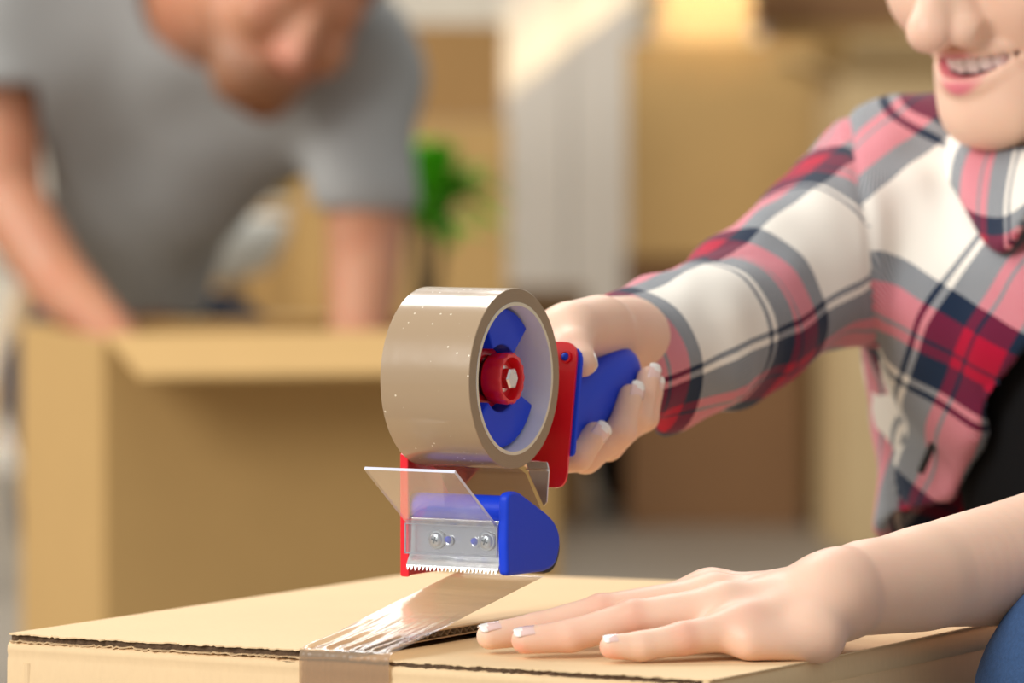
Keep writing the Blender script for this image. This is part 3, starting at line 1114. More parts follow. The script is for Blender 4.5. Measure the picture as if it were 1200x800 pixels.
# blade holder and blade
bm = bmesh.new()
bm_prism(bm, [(-0.0435, 0.0060), (-0.0425, 0.0300), (-0.0380, 0.0322), (-0.0380, 0.0310), (-0.0415, 0.0292), (-0.0424, 0.0060)], -0.0285, 0.0265, 'yz')
bp_ = from_bm('blade_holder', bm, M_STEEL, gun, bevel=0.0003)
bm = bmesh.new()
NT = 24
a0, a1 = -0.0258, 0.0262
top0, top1 = [], []
yb, yt = -0.0475, -0.0440
zb, zt, tooth = 0.0072, 0.0128, 0.0026
front, back = [], []
for s, dy in ((0, 0), (1, 0.0006)):
    row = [bm.verts.new((a0, yt + dy, zt)), bm.verts.new((a1, yt + dy, zt))]
    low = []
    for i in range(NT * 2 + 1):
        x = a1 + (a0 - a1) * i / (NT * 2)
        low.append(bm.verts.new((x, yb + dy + (0.0 if i % 2 == 0 else -0.0008), zb - (tooth if i % 2 else 0))))
    ring = row + low
    (front if s == 0 else back).extend(ring)
bm.faces.new(front); bm.faces.new(back[::-1])
for i in range(len(front)):
    j = (i + 1) % len(front)
    bm.faces.new([front[i], back[i], back[j], front[j]])
from_bm('blade', bm, M_STEEL, gun)
# screws with washers, pins
for px, py in ((512, 632), (571, 634)):
    c = Lp(px, py, -0.0436)
    bm = bmesh.new()
    bm_lathe(bm, [(0, 0), (0, 0.0046), (0.0005, 0.0047), (0.0009, 0.0044), (0.0010, 0.0036), (0.0017, 0.0032), (0.0024, 0.0021), (0.0026, 0)], c, (0, -1, 0), 32)
    s_ = from_bm('screw', bm, M_ZINC, gun, smooth=40)
    bm = bmesh.new()
    for rz in (20, 110):
        Mx = Matrix.Translation(c + Vector((0, -0.0024, 0))) @ Matrix.Rotation(math.radians(rz), 4, 'Y')
        bm_box(bm, -0.0017, 0.0017, -0.0004, 0.0004, -0.00035, 0.00035, Mx)
    from_bm('screw_slot', bm, plain('slot_dark', (0.08, 0.11, 0.10), 0.4, metal=0.6), gun)
for px, py in ((525.5, 632), (556, 634)):
    c = Lp(px, py, -0.0436)
    bm = bmesh.new(); bm_lathe(bm, [(0, 0), (0, 0.0017), (0.0010, 0.0016), (0.0016, 0.0008), (0.0017, 0)], c, (0, -1, 0), 20)
    from_bm('pin', bm, M_BLUE, gun, smooth=50)
    bm = bmesh.new(); bm_lathe(bm, [(0, 0.0010), (0, 0.0027), (0.0004, 0.0027), (0.0004, 0.0017)], c + Vector((.0002, -.0001, -0.0006)), (0, -1, 0), 24, close=True)
    from_bm('slot_ring', bm, M_STEEL, gun, smooth=40)
# clear shield: upper sloping sheet and lower cover with a frame line
EDG = [M_SHIELD, M_SHIELD_EDGE]


def shield(name, p0, p1, a0, a1, th):
    d = (Vector((0, *p1)) - Vector((0, *p0))); L = d.length; d.normalize()
    nn = Vector((0, -d.z, d.y))
    bm = bmesh.new()
    vs = []
    for s in (0, th):
        for (a, l) in ((a0, 0), (a1, 0), (a1, L), (a0, L)):
            q = Vector((a, *p0)) + d * l + nn * s
            vs.append(bm.verts.new(q))
    fs = [(0, 1, 2, 3), (7, 6, 5, 4), (0, 4, 5, 1), (1, 5, 6, 2), (2, 6, 7, 3), (3, 7, 4, 0)]
    for i, f in enumerate(fs):
        g = bm.faces.new([vs[k] for k in f]); g.material_index = 1 if i in (3, 4) else 0
    return from_bm(name, bm, EDG, gun)


shield('clear_shield', (-0.0455, 0.0285), (-0.0853, 0.0574), -0.0262, 0.0245, 0.0016)
shield('shield_cover', (-0.0478, 0.0125), (-0.0466, 0.0290), -0.0262, 0.0262, 0.0012)
bm = bmesh.new()
for (x0, x1, z0, z1) in ((-0.0262, 0.0262, 0.0272, 0.0277), (-0.0262, 0.0262, 0.0128, 0.0134), (-0.0262, -0.0256, 0.0128, 0.0276), (0.0256, 0.0262, 0.0128, 0.0276)):
    bm_box(bm, x0, x1, -0.0484, -0.0479, z0, z1)
from_bm('cover_rim', bm, plain('clear_rim', (0.35, 0.36, 0.40), 0.15, coat=1.0), gun)
# rear tension spring of bare steel
bm = bmesh.new()
pp = [Lp(x, y, 0.006) for x, y in ((616, 540), (641, 541), (643.5, 551), (641, 588), (637, 593), (620, 556))]
bm_prism(bm, [(p.x, p.z) for p in pp], 0.0060, 0.0068, 'xz')
from_bm('tension_spring', bm, M_STEEL, gun, bevel=0.0003)
bm = bmesh.new()
pp = [Lp(x, y, 0.0052) for x, y in ((617, 548.5), (642, 549), (643.5, 552), (617, 551))]
bm_prism(bm, [(p.x, p.z) for p in pp], 0.0040, 0.0060, 'xz')
from_bm('spring_lip', bm, M_STEEL, gun, bevel=0.0004)


# ================================================================== WOMAN IN THE PLAID SHIRT
def set_tint(me, cols):
    at = me.color_attributes.new('tint', 'FLOAT_COLOR', 'POINT')
    at.data.foreach_set('color', np.asarray(cols, dtype=np.float32).ravel())


yaw, pit = math.radians(47), math.radians(16)
F0 = Vector((-math.sin(yaw), -math.cos(yaw), 0))
HX = Vector((math.cos(yaw), -math.sin(yaw), 0))
HF = F0 * math.cos(pit) - ZV * math.sin(pit)
HZ = ZV * math.cos(pit) + F0 * math.sin(pit)
HO = P(1220, -104, 2.90)


def make_H(O, X, Fv, Z, s=1.0):
    R = Matrix((X, Fv, Z)).transposed()
    return (lambda x, f, z: O + (X * x + Fv * f + Z * z) * s), R


H, HR = make_H(HO, HX, HF, HZ)


def mouth_pts(n=15, half=0.0355):
    o = []
    for i in range(n):
        t = -1 + 2 * i / (n - 1)
        o.append((t, t * half))
    return o


def lip_f(t):
    return 0.0880 - 0.031 * abs(t) ** 2.2


def head_prims(H, R, smile=True, beard=False):
    def C(a, b, ra, rb=None, k=0.01):
        return c_(H(*a), H(*b), ra, rb, k)

    def E(c, r, k=0.01):
        return e_(H(*c), r, k, R)
    pr = [E((0, -0.02, 0.045), (0.076, 0.096, 0.088), 0.02), E((0, 0.020, -0.028), (0.062, 0.066, 0.086), 0.03)]
    for s in (-1, 1):
        pr += [C((s * 0.048, -0.002, -0.056), (s * 0.017, 0.064, -0.0965), 0.020, 0.0150, 0.018),
               E((s * 0.038, 0.052, -0.036), (0.026, 0.024, 0.023), 0.020),
               E((s * 0.077, -0.012, -0.012), (0.008, 0.018, 0.031), 0.006)]
    pr += [E((0, 0.072, -0.0985), (0.026, 0.021, 0.0180), 0.022), E((0, 0.060, -0.078), (0.037, 0.027, 0.030), 0.016),
           C((0, 0.080, 0.004), (0, 0.1060, -0.036), 0.0090, 0.0110, 0.012), E((0, 0.1075, -0.0415), (0.0140, 0.0130, 0.0115), 0.006),
           C((-0.034, 0.068, 0.022), (0.034, 0.068, 0.022), 0.011, 0.011, 0.018)]
    for s in (-1, 1):
        pr += [C((s * 0.006, 0.088, -0.022), (s * 0.0135, 0.091, -0.042), 0.0085, 0.0085, 0.008), E((s * 0.042, 0.054, -0.026), (0.022, 0.024, 0.022), 0.02)]
    for s in (-1, 1):
        pr += [E((s * 0.0145, 0.0925, -0.0450), (0.0085, 0.0125, 0.0090), 0.005),
               ('sub', E((s * 0.0068, 0.0975, -0.0540), (0.0032, 0.0055, 0.0030), 0.003)),
               ('sub', E((s * 0.032, 0.090, 0.002), (0.017, 0.013, 0.011), 0.012)),
               E((s * 0.031, 0.066, 0.001), (0.0125, 0.0125, 0.0125), 0.002),
               ('sub', C((s * 0.0225, 0.0895, -0.0480), (s * 0.0375, 0.0700, -0.0700), 0.0022, 0.0025, 0.007))]
    if smile:
        pt = mouth_pts()
        up = [H(x, lip_f(t) + 0.0005, -0.0600 + 0.0030 * abs(t)) for t, x in pt]
        lo = [H(x, lip_f(t) + 0.0008, -0.0615 - 0.0160 * (1 - t * t)) for t, x in pt]
        for i in range(len(pt) - 1):
            w = 1 - abs(pt[i][0] + 1 / 12) ** 2
            pr.append(c_(up[i], up[i + 1], 0.0022 + 0.0014 * w, None, 0.005))
            pr.append(c_(lo[i], lo[i + 1], 0.0022 + 0.0026 * w, None, 0.005))
        for i in range(1, len(pt) - 2):
            t = (pt[i][0] + pt[i + 1][0]) / 2
            x = t * 0.034
            hgt = 0.0005 + 0.0050 * (1 - t * t)
            z = -0.0605 - 0.0064 * (1 - t * t)
            for dd in (0.0, -0.005, -0.010, -0.015):
                pr.append(('sub', c_(H(pt[i][1] * .93, lip_f(t) + 0.003 + dd, z), H(pt[i + 1][1] * .93, lip_f(t) + 0.003 + dd, z), hgt, hgt, 0.0012)))
    else:
        pr += [C((-0.022, 0.074, -0.076), (0.022, 0.074, -0.076), 0.0055, None, 0.006), ('sub', C((-0.024, 0.083, -0.0755), (0.024, 0.083, -0.0755), 0.0018, None, 0.003)),
               C((-0.016, 0.077, -0.083), (0.016, 0.077, -0.083), 0.0055, None, 0.006)]
    return pr


woman = empty('person', (0.36, 2.93, 0), 0, 'smiling person in plaid shirt taping a box, one hand holding the dispenser', 'person')


# ---- left hand and forearm on the box
def TP(px, D, r):
    """point r above the box top, seen at column px at distance D"""
    z = BOX_TOP + r
    x = (px - 600) / F_PX * (D * math.cos(PITCH) + (CAM_Z - z) * math.sin(PITCH))
    return Vector((x, D, z))


LH = []
wr = P(985, 691, 2.425)
MC = {'pinky': P(872, 736, 2.396), 'ring': P(848, 715, 2.412), 'middle': P(836, 704, 2.436), 'index': P(832, 698, 2.462)}
pinky = [MC['pinky'], P(800, 748, 2.386), P(752, 757, 2.381), TP(717, 2.379, 0.0060)]
ring = [MC['ring'], P(742, 724, 2.408), P(668, 745, 2.404), TP(615, 2.402, 0.0066)]
middle = [MC['middle'], P(705, 717, 2.434), P(628, 737, 2.430), TP(574, 2.424, 0.0064)]
index = [MC['index'], P(748, 716, 2.466), P(695, 722, 2.468), TP(648, 2.465, 0.0062)]
LH += chain_(pinky, [0.0102, 0.0078, 0.0070, 0.0060], 0.006)
LH += chain_(ring, [0.0122, 0.0086, 0.0077, 0.0066], 0.006)
LH += chain_(middle, [0.0122, 0.0086, 0.0077, 0.0066], 0.006)
LH += chain_(index, [0.0125, 0.0084, 0.0075, 0.0064], 0.006)
# separate groups so that neighbouring fingers stay apart: rebuilt below with a small blend
for nm, wo in (('pinky', 0.010), ('ring', 0.0), ('middle', -0.006), ('index', -0.010)):
    a = wr + Vector((0, -wo * 0.8, -abs(wo) * 0.5))
    LH.append(c_(a, MC[nm], 0.0155, 0.0108, 0.009))
LH += [c_(P(962, 749, 2.396), P(880, 753, 2.386), 0.0105, 0.0082, 0.008), c_(P(955, 735, 2.40), wr, 0.0140, 0.0160, 0.008),
       c_(P(940, 715, 2.46), P(870, 735, 2.500), 0.0145, 0.0105, 0.008), c_(P(870, 735, 2.500), P(822, 735, 2.512), 0.0098, 0.0082, 0.008),
       ]
LH += flow_([P(972, 696, 2.418), P(1040, 685, 2.445), P(1110, 671, 2.475), P(1205, 656, 2.515), P(1340, 632, 2.575), P(1420, 600, 2.63)], [0.0180, 0.0213, 0.0262, 0.0322, 0.042, 0.042], 0.010)
LH.append(c_(P(975, 698, 2.418), P(1075, 680, 2.46), 0.0175, 0.0218, 0.010))
# knuckle bumps and the ulna head
for k_, r_, up_ in (('ring', .0075, .0060), ('middle', .0075, .0060)):
    LH.append(e_(MC[k_] + ZV * (up_ - .0012), (r_, r_, r_ * .8), 0.006))
LH.append(e_(P(1010, 658, 2.44), (0.011, 0.009, 0.0065), 0.010))
for ch_, r_ in ((pinky, .0078), (ring, .0088), (middle, .0088)):
    LH.append(e_(ch_[1] + ZV * 0.0004, (r_ * 1.0,) * 3, 0.001))

Vl, Fl = sdf_mesh(LH, 0.0013)
Vl = relax(Vl, Fl, 4)

# ---- right hand round the grip (dispenser frame), forearm inside the sleeve
g2w = lambda a, b, z: OX + E1 * a + E2 * b + ZV * z
RH = []
fing = {
    'index': [(-0.027, 0.058, 0.092), (-0.024, 0.054, 0.064), (-0.005, 0.054, 0.0535), (0.0120, 0.0560, 0.0560), (0.0185, 0.0630, 0.0665)],
    'middle': [(-0.027, 0.076, 0.096), (-0.022, 0.075, 0.062), (0.004, 0.079, 0.0540), (0.0190, 0.0890, 0.0665), (0.0195, 0.0985, 0.0840)],
    'ring': [(-0.026, 0.094, 0.100), (-0.020, 0.094, 0.068), (0.007, 0.097, 0.0590), (0.0195, 0.1070, 0.0730), (0.0200, 0.1165, 0.0925)],
    'pinky': [(-0.024, 0.110, 0.104), (-0.018, 0.111, 0.074), (0.005, 0.112, 0.0640), (0.0165, 0.1195, 0.0720), (0.0180, 0.1250, 0.0865)],
}
FR = {'index': [.0115, .0090, .0086, .0080, .0066], 'middle': [.0115, .0090, .0086, .0078, .0066], 'ring': [.0110, .0086, .0082, .0074, .0062], 'pinky': [.0105, .0080, .0074, .0068, .0058]}
wrR = P(768, 405, 2.735)
for kf_, pts_ in fing.items():
    w = [g2w(*p) for p in pts_]
    RH += chain_(w, FR[kf_], 0.004)
    RH.append(c_(wrR, w[0], 0.020, 0.0125, 0.014))
thumb = [P(740, 394, 2.68), P(706, 387, 2.635), P(672, 387, 2.600), P(671, 408, 2.578), P(682, 424, 2.566)]
RH += chain_(thumb, [0.0190, 0.0158, 0.0130, 0.0100, 0.0078], 0.010)
RH += [c_(P(700, 384, 2.63), P(652, 392, 2.595), 0.0145, 0.0125, 0.010),
       c_(wrR, P(712, 392, 2.66), 0.021, 0.0150, 0.014),
       c_(wrR, P(860, 375, 2.80), 0.0235, 0.030, 0.02)]
Vr, Fr = sdf_mesh(RH, 0.0013)
Vr = relax(Vr, Fr, 3)

# ---- head
HP = head_prims(H, HR)
neck_base = P(1215, 190, 2.97)
HP.append(c_(H(0, -0.030, -0.055), neck_base, 0.050, 0.056, 0.02))
Vh, Fh = sdf_mesh(HP, 0.0014)
Vh = relax(Vh, Fh, 1, 0.4)
loc = (Vh - np.array(HO)) @ np.array(HR)
x, f, z = loc[:, 0], loc[:, 1], loc[:, 2]
t = np.clip(x / 0.0355, -1.25, 1.25)
tin = np.zeros((len(Vh), 4))
lf = 0.0880 - 0.031 * np.abs(t) ** 2.2
zu = -0.0600 + 0.0030 * np.abs(t)
zl = -0.0615 - 0.0160 * (1 - np.minimum(t * t, 1))
edge = np.clip(1 - np.abs(t), 0, 1)
du = np.hypot(z - zu, (f - lf) * 0.7) - (0.0030 + 0.0010 * np.sqrt(edge))
dl = np.hypot(z - zl, (f - lf) * 0.7) - (0.0028 + 0.0030 * np.sqrt(edge))
d = np.minimum(du, dl)
m = (d < 0.0008) & (np.abs(t) < 1.03)
a = np.clip(-(d - 0.0008) / 0.0012, 0, 1)
tin[m] = np.stack([np.full(m.sum(), 0.72), np.full(m.sum(), 0.20), np.full(m.sum(), 0.24), a[m]], 1)
inside = (np.abs(t) < 0.84) & (z < zu - 0.0002) & (z > zl) & (f < lf - 0.0022)
tin[inside] = (0.10, 0.015, 0.012, 1)

# ---- torso and the rest (under the clothes)
TB = [c_(P(1075, 205, 2.99), neck_base, 0.040, 0.048, 0.03), c_(P(1420, 292, 2.79), P(1228, 222, 2.97), 0.036, 0.030, 0.03),
      c_(P(1255, 320, 2.93), P(1285, 640, 2.93), 0.052, 0.046, 0.05), c_(P(1190, 280, 2.97), P(1250, 480, 2.94), 0.040, 0.040, 0.05),
      c_(P(1330, 300, 2.86), P(1320, 620, 2.88), 0.05, 0.05, 0.05), c_(P(1062, 225, 2.985), P(950, 330, 2.87), 0.040, 0.033, 0.02),
      c_(P(950, 330, 2.87), P(850, 380, 2.795), 0.033, 0.0285, 0.02), c_(P(1432, 285, 2.79), P(1420, 600, 2.63), 0.040, 0.038, 0.02),
      e_(P(1290, 790, 2.95), (0.09, 0.08, 0.08), 0.05)]
Vt, Ft = sdf_mesh(TB, 0.006)
Vb, Fb = join([(Vl, Fl), (Vr, Fr), (Vh, Fh), (Vt, Ft)])
me = mesh_from(Vb, Fb, 'body')
tint = np.zeros((len(Vb), 4))
tint[len(Vl) + len(Vr):len(Vl) + len(Vr) + len(Vh)] = tin
# rosy knuckles on the hand that rests on the box
for kp, rr_ in ((ring[1], 0.008), (MC['pinky'], 0.012), (pinky[1], 0.007), (middle[1], .008), (P(600, 767, 2.40), .006), (P(708, 770, 2.38), .006)):
    dd = np.linalg.norm(Vb[:len(Vl)] - np.array(kp), axis=1)
    a = 0.42 * np.exp(-np.maximum(dd - 0.006, 0) ** 2 / (rr_ * 0.55) ** 2)
    cur = tint[:len(Vl)]
    up_ = a > cur[:, 3]
    cur[up_] = np.stack([np.full(up_.sum(), .80), np.full(up_.sum(), .27), np.full(up_.sum(), .18), a[up_]], 1)
set_tint(me, tint)
body = link('body', me, M_SKIN, woman, world=True)


# ---- fingernails
def nail(tip, back, normal, w, l, lift, shift=0.0, name='fingernail'):
    tip, back = Vector(tip), Vector(back)
    d = (tip - back).normalized()
    n_ = Vector(normal); n_ = (n_ - d * n_.dot(d)).normalized()
    s = d.cross(n_)
    bm = bmesh.new()
    NU, NV = 10, 14
    g = []
    for j in range(NV + 1):
        v = j / NV
        row = []
        ww = w * (0.78 + 0.22 * math.sin(min(1, v * 1.6) * math.pi / 2)) * (1 if v < .85 else math.sqrt(max(0.02, 1 - ((v - .85) / .16) ** 2 * .75)))
        for i in range(NU + 1):
            u = -1 + 2 * i / NU
            ang = u * 1.0
            q = tip + d * (-l * 0.72 + l * v + shift) + s * (ww / 2 * math.sin(ang) / math.sin(1.0)) + n_ * (lift + w * 0.42 * (math.cos(ang) - 1) - 0.0009 * max(0, v - .6) * 2 - 0.0006 * (1 - min(1, v * 4)))
            row.append(bm.verts.new(q))
        g.append(row)
    for j in range(NV):
        for i in range(NU):
            f = bm.faces.new([g[j][i], g[j][i + 1], g[j + 1][i + 1], g[j + 1][i]])
            f.smooth = True
            f.material_index = 1 if (j + 0.5) / NV > 0.76 + 0.05 * math.cos((i + .5) / NU * math.pi * 2) else 0
    me = bpy.data.meshes.new(name); bm.to_mesh(me); bm.free()
    o = link(name, me, [M_NAIL, M_NAILTIP], body, world=True)
    md = o.modifiers.new('thick', 'SOLIDIFY'); md.thickness = 0.0006; md.offset = -1
    return o


nail(pinky[3], pinky[2], (-0.15, -0.35, 1), 0.0085, 0.0125, 0.0060, 0.001)
nail(ring[3], ring[2], (-0.15, -0.35, 1), 0.0100, 0.0150, 0.0067, 0.001)
nail(middle[3], middle[2], (-0.15, -0.30, 1), 0.0100, 0.0150, 0.0067, 0.001)
nail(index[3], index[2], (-0.1, -0.1, 1), 0.0100, 0.0140, 0.0066, 0.001)
for kf_, w_, l_ in (('index', .0100, .014), ('middle', .0098, .0145), ('ring', .0092, .0135), ('pinky', .0078, .012)):
    p = [g2w(*q) for q in fing[kf_]]
    nr = E1 * 1.0 - E2 * (0.35 if kf_ != 'index' else 0.9) + ZV * (0.1 if kf_ != 'index' else -.2)
    nail(p[4], p[3], nr, w_, l_, FR[kf_][4] * 0.98, 0.0035)
nail(thumb[4], thumb[3], (0.3, 0.9, 0.4), 0.011, 0.012, 0.0078, 0.001)

# ---- teeth
def tooth(x0, x1, h, fr):
    xm = (x0 + x1) / 2
    t = xm / 0.0355
    fc = lip_f(t) - 0.0040
    dx = (x1 - x0) / 2 * 0.97
    slope = -0.031 * 2.2 * abs(t) ** 1.2 * (1 if t > 0 else -1) / 0.0355
    bm = bmesh.new()
    vs = []
    for zf in (0, 0.35, 0.75, 1.0):
        for k in range(12):
            a = 2 * math.pi * k / 12
            wz = 1 - 0.10 * (1 - zf) - (0.12 if zf == 1.0 else 0)
            lx = dx * wz * math.copysign(abs(math.cos(a)) ** 0.6, math.cos(a))
            ly = 0.0024 * (1 - 0.5 * (zf == 1.0)) * math.copysign(abs(math.sin(a)) ** 0.8, math.sin(a))
            vs.append(bm.verts.new(H(xm + lx, fc + ly + slope * lx, -0.0560 - h * zf)))
    for r in range(3):
        for k in range(12):
            bm.faces.new([vs[r * 12 + k], vs[r * 12 + (k + 1) % 12], vs[(r + 1) * 12 + (k + 1) % 12], vs[(r + 1) * 12 + k]])
    bm.faces.new(vs[:12]); bm.faces.new(vs[36:])
    from_bm('tooth', bm, M_TOOTH, body, world=True, smooth=60)


wd = [0.0086, 0.0070, 0.0076, 0.0068, 0.0065]
hs = [0.0150, 0.0142, 0.0145, 0.0125, 0.0105]
for sgn in (-1, 1):
    x = 0
    for w_, h_ in zip([q * 1.06 for q in wd], hs):
        sc_ = math.sqrt(1 / (1 + (0.031 * 2.2 * abs((x + w_ / 2) / .0355) ** 1.2 / .0355) ** 2))
        x2 = x + w_ * (0.55 + .45 * sc_)
        tooth(min(sgn * x, sgn * x2), max(sgn * x, sgn * x2), h_, 0)
        x = x2
bm = bmesh.new()
for sgn in (-1, 1):
    pass
bm_tube(bm, [H(t_ * .033, lip_f(t_) - 0.0070, -0.0565) for t_ in np.linspace(-1, 1, 15)], 0.0030, 8)
from_bm('gum', bm, plain('gum_pink', (0.45, 0.12, 0.11), 0.35, coat=.4), body, world=True, smooth=180)
# eyes (above the frame, still part of the face)
for sgn in (-1, 1):
    bm = bmesh.new()
    bm_lathe(bm, [(0.0, 0.006), (0.0015, 0.0055), (0.0022, 0.0)], H(sgn * 0.031, 0.0775, 0.0), HF, 24)
    from_bm('iris', bm, plain('iris_brown', (0.08, 0.04, 0.02), 0.1, coat=1), body, world=True, smooth=60)

for sgn in (-1, 1):
    bm = bmesh.new()
    bm_tube(bm, [H(sgn * 0.016, 0.0815, 0.022), H(sgn * 0.030, 0.0815, 0.027), H(sgn * 0.046, 0.0700, 0.021)], [0.0028, 0.0026, 0.0012], 8)
    from_bm('eyebrow', bm, M_HAIR, body, world=True, smooth=180)
# ---- hair
HH = [e_(H(0, -0.032, 0.052), (0.083, 0.100, 0.094), 0.02, HR), c_(H(0.055, -0.055, -0.01), H(0.070, -0.06, -0.16), 0.040, 0.030, 0.03),
      c_(H(0, -0.085, 0), H(0.0, -0.09, -0.13), 0.045, 0.038, 0.03), ('sub', e_(H(0, 0.068, -0.035), (0.066, 0.075, 0.090), 0.01, HR))]
V, Fc = sdf_mesh(HH, 0.003)
N_ = normals(V, Fc)
V = V + N_ * (0.0016 * wavy(V, 90, 3, stretch=(1, 1, .25)))[:, None]
hair = link('hair', mesh_from(V, Fc), M_HAIR, woman, world=True)

# ---- plaid shirt
axis_px = [(722, 438, 2.705, .0385), (795, 403, 2.750, .0415), (850, 380, 2.800, .0425), (942, 320, 2.875, .0465), (1010, 268, 2.940, .0510), (1062, 228, 2.985, .0500)]
ax_w = [P(a, b, c) for a, b, c, r in axis_px]
SH = chain_(ax_w, [q[3] for q in axis_px], 0.012)
SH += [c_(ax_w[-1], P(1150, 172, 3.000), 0.0500, 0.0370, 0.03), c_(P(1142, 290, 2.975), P(1137, 420, 2.965), 0.0540, 0.0530, 0.03),
       c_(P(1137, 420, 2.965), P(1160, 640, 2.945), 0.0530, 0.0480, 0.03), c_(P(1160, 640, 2.945), P(1165, 780, 2.95), 0.0480, 0.055, 0.03),
       c_(P(1215, 330, 2.93), P(1225, 780, 2.93), 0.072, 0.072, 0.06), c_(P(1330, 350, 2.86), P(1325, 780, 2.88), 0.074, 0.074, 0.06),
       e_(P(1185, 400, 2.875), (0.055, 0.055, 0.050), 0.05), c_(P(1430, 290, 2.79), P(1230, 235, 2.97), 0.050, 0.034, 0.03),
       c_(P(1430, 285, 2.79), P(1430, 500, 2.66), 0.053, 0.050, 0.02),
       ('sub', c_(neck_base + Vector((0, 0, -.02)), H(0, 0.0, -0.16), 0.055, 0.062, 0.004)), ('sub', c_(neck_base, H(0, -0.02, -0.05), 0.058, 0.062, 0.004))]
h_ = Vector((0.9, -0.43, 0)).normalized()
# front edge of the open shirt as a plane, and the far side of the opening
pa, pb = P(1226, 425, 2.83), P(1076, 622, 2.87)
nA = (pb - pa).cross(Vector((-0.69, -0.72, 0))).normalized()
if nA.x < 0:
    nA = -nA
pB = P(1318, 400, 2.75)
nB = Vector((0.8, -0.6, 0.25)).normalized()


def open_front(F, X, Y, Z):
    g1 = -((X - pa.x) * nA.x + (Y - pa.y) * nA.y + (Z - pa.z) * nA.z)
    g2 = (X - pB.x) * nB.x + (Y - pB.y) * nB.y + (Z - pB.z) * nB.z
    g3 = (X - 0.33) * 0.69 + (Y - 2.93) * 0.72 + Z * 0
    F = np.maximum(F, -(F + 0.0060))
    return np.maximum(F, -np.maximum(np.maximum(g1, g2), g3))


c1, c2 = P(700, 350, 2.70), P(768, 512, 2.69)
ncut = (c2 - c1).cross(Vector((0.10, 1, 0))).normalized()
if ncut.x > 0:
    ncut = -ncut
V, Fc = sdf_mesh(SH, 0.0030, cuts=[(c1, ncut), (P(1300, 790, 2.9), (0, 0, -1)), (P(1430, 480, 2.66), (0, -.3, -1))], extra=open_front)
V = relax(V, Fc, 2)
N_ = normals(V, Fc)
# parameters along and round the sleeve
A = np.array([np.array(p) for p in ax_w]); R_ = np.array([q[3] for q in axis_px])
PX = np.array([[q[0], q[1]] for q in axis_px], dtype=float)
cum = np.concatenate([[0], np.cumsum(np.linalg.norm(np.diff(PX, axis=0), axis=1))])
best = np.full(len(V), 1e9); tv = np.zeros(len(V)); th = np.zeros(len(V))
axd = np.array((ax_w[4] - ax_w[0]).normalized())
cam_dir = np.array([0, -1.0, 0.0]); cam_dir -= axd * cam_dir.dot(axd); cam_dir /= np.linalg.norm(cam_dir)
up_dir = np.cross(axd, cam_dir)
if up_dir[2] < 0:
    up_dir = -up_dir
for i in range(len(A) - 1):
    dv = A[i + 1] - A[i]; L2 = dv @ dv
    tt = (V - A[i]) @ dv / L2
    tc_ = np.clip(tt, 0 if i else -1, 1 if i < len(A) - 2 else 1.5)
    q = V - (A[i] + tc_[:, None] * dv)
    dist = np.linalg.norm(q, axis=1) - (R_[i] + (R_[i + 1] - R_[i]) * tc_)
    mm = np.abs(dist) < best
    best[mm] = np.abs(dist)[mm]
    tv[mm] = (cum[i] + tc_ * (cum[i + 1] - cum[i]))[mm]
    th[mm] = np.arctan2(q @ up_dir, q @ cam_dir)[mm]
PER = 0.105
vs_ = (cum[4] - tv) / 152 * PER + (0.225 - 118 / 152) * PER
us_ = (th - 0.35) * 0.0475 * PER / 0.129 + 0.225 * PER
sleeve = np.stack([us_, vs_], 1)
hv, zv = np.array(h_), np.array([0, 0, 1.0])
du_ = -(hv * math.sin(math.radians(60)) - zv * math.cos(math.radians(60)))
dv_ = -(hv * math.sin(math.radians(26)) + zv * math.cos(math.radians(26)))
ref = np.array(P(1112, 250, 2.90))
tor = np.stack([(V - ref) @ du_ * PER / 0.140 + 0.225 * PER, (V - ref) @ dv_ * PER / 0.118 + 0.225 * PER], 1)
# seam plane at the shoulder
s1, s2 = P(996, 150, 2.97), P(1026, 420, 2.97)
ns = (s2 - s1).cross(Vector((0.05, 1, 0))).normalized()
if ns.x > 0:
    ns = -ns
ctrs = V[Fc].mean(1)
is_sl = ((ctrs - np.array(s1)) @ np.array(ns) > 0)
# folds
w1 = wavy(V, 26, 11); w2 = wavy(V, 60, 12, stretch=(1.3, .6, 1)); 
slv = (V - np.array(s1)) @ np.array(ns) > 0
low = np.clip(-np.sin(th), 0, 1)
rip = np.sin(tv / 19.0 + 1.5 * np.sin(th * 2)) * low * np.clip((330 - tv) / 200, 0, 1)
disp = np.where(slv, 0.0024 * w1 + 0.0011 * w2 + 0.0032 * rip, 0.0028 * w1 + 0.0013 * w2)
dseam = np.abs((V - np.array(s1)) @ np.array(ns))
disp -= 0.0022 * np.exp(-(dseam / 0.003) ** 2)
V = V + N_ * disp[:, None]
me = mesh_from(V, Fc)
uvl = me.uv_layers.new(name='weave')
UVf = np.where(is_sl[:, None, None], sleeve[Fc], tor[Fc])
uvl.data.foreach_set('uv', UVf.reshape(-1).astype(np.float32))
shirt = link('plaid_shirt', me, M_PLAID, woman, world=True)


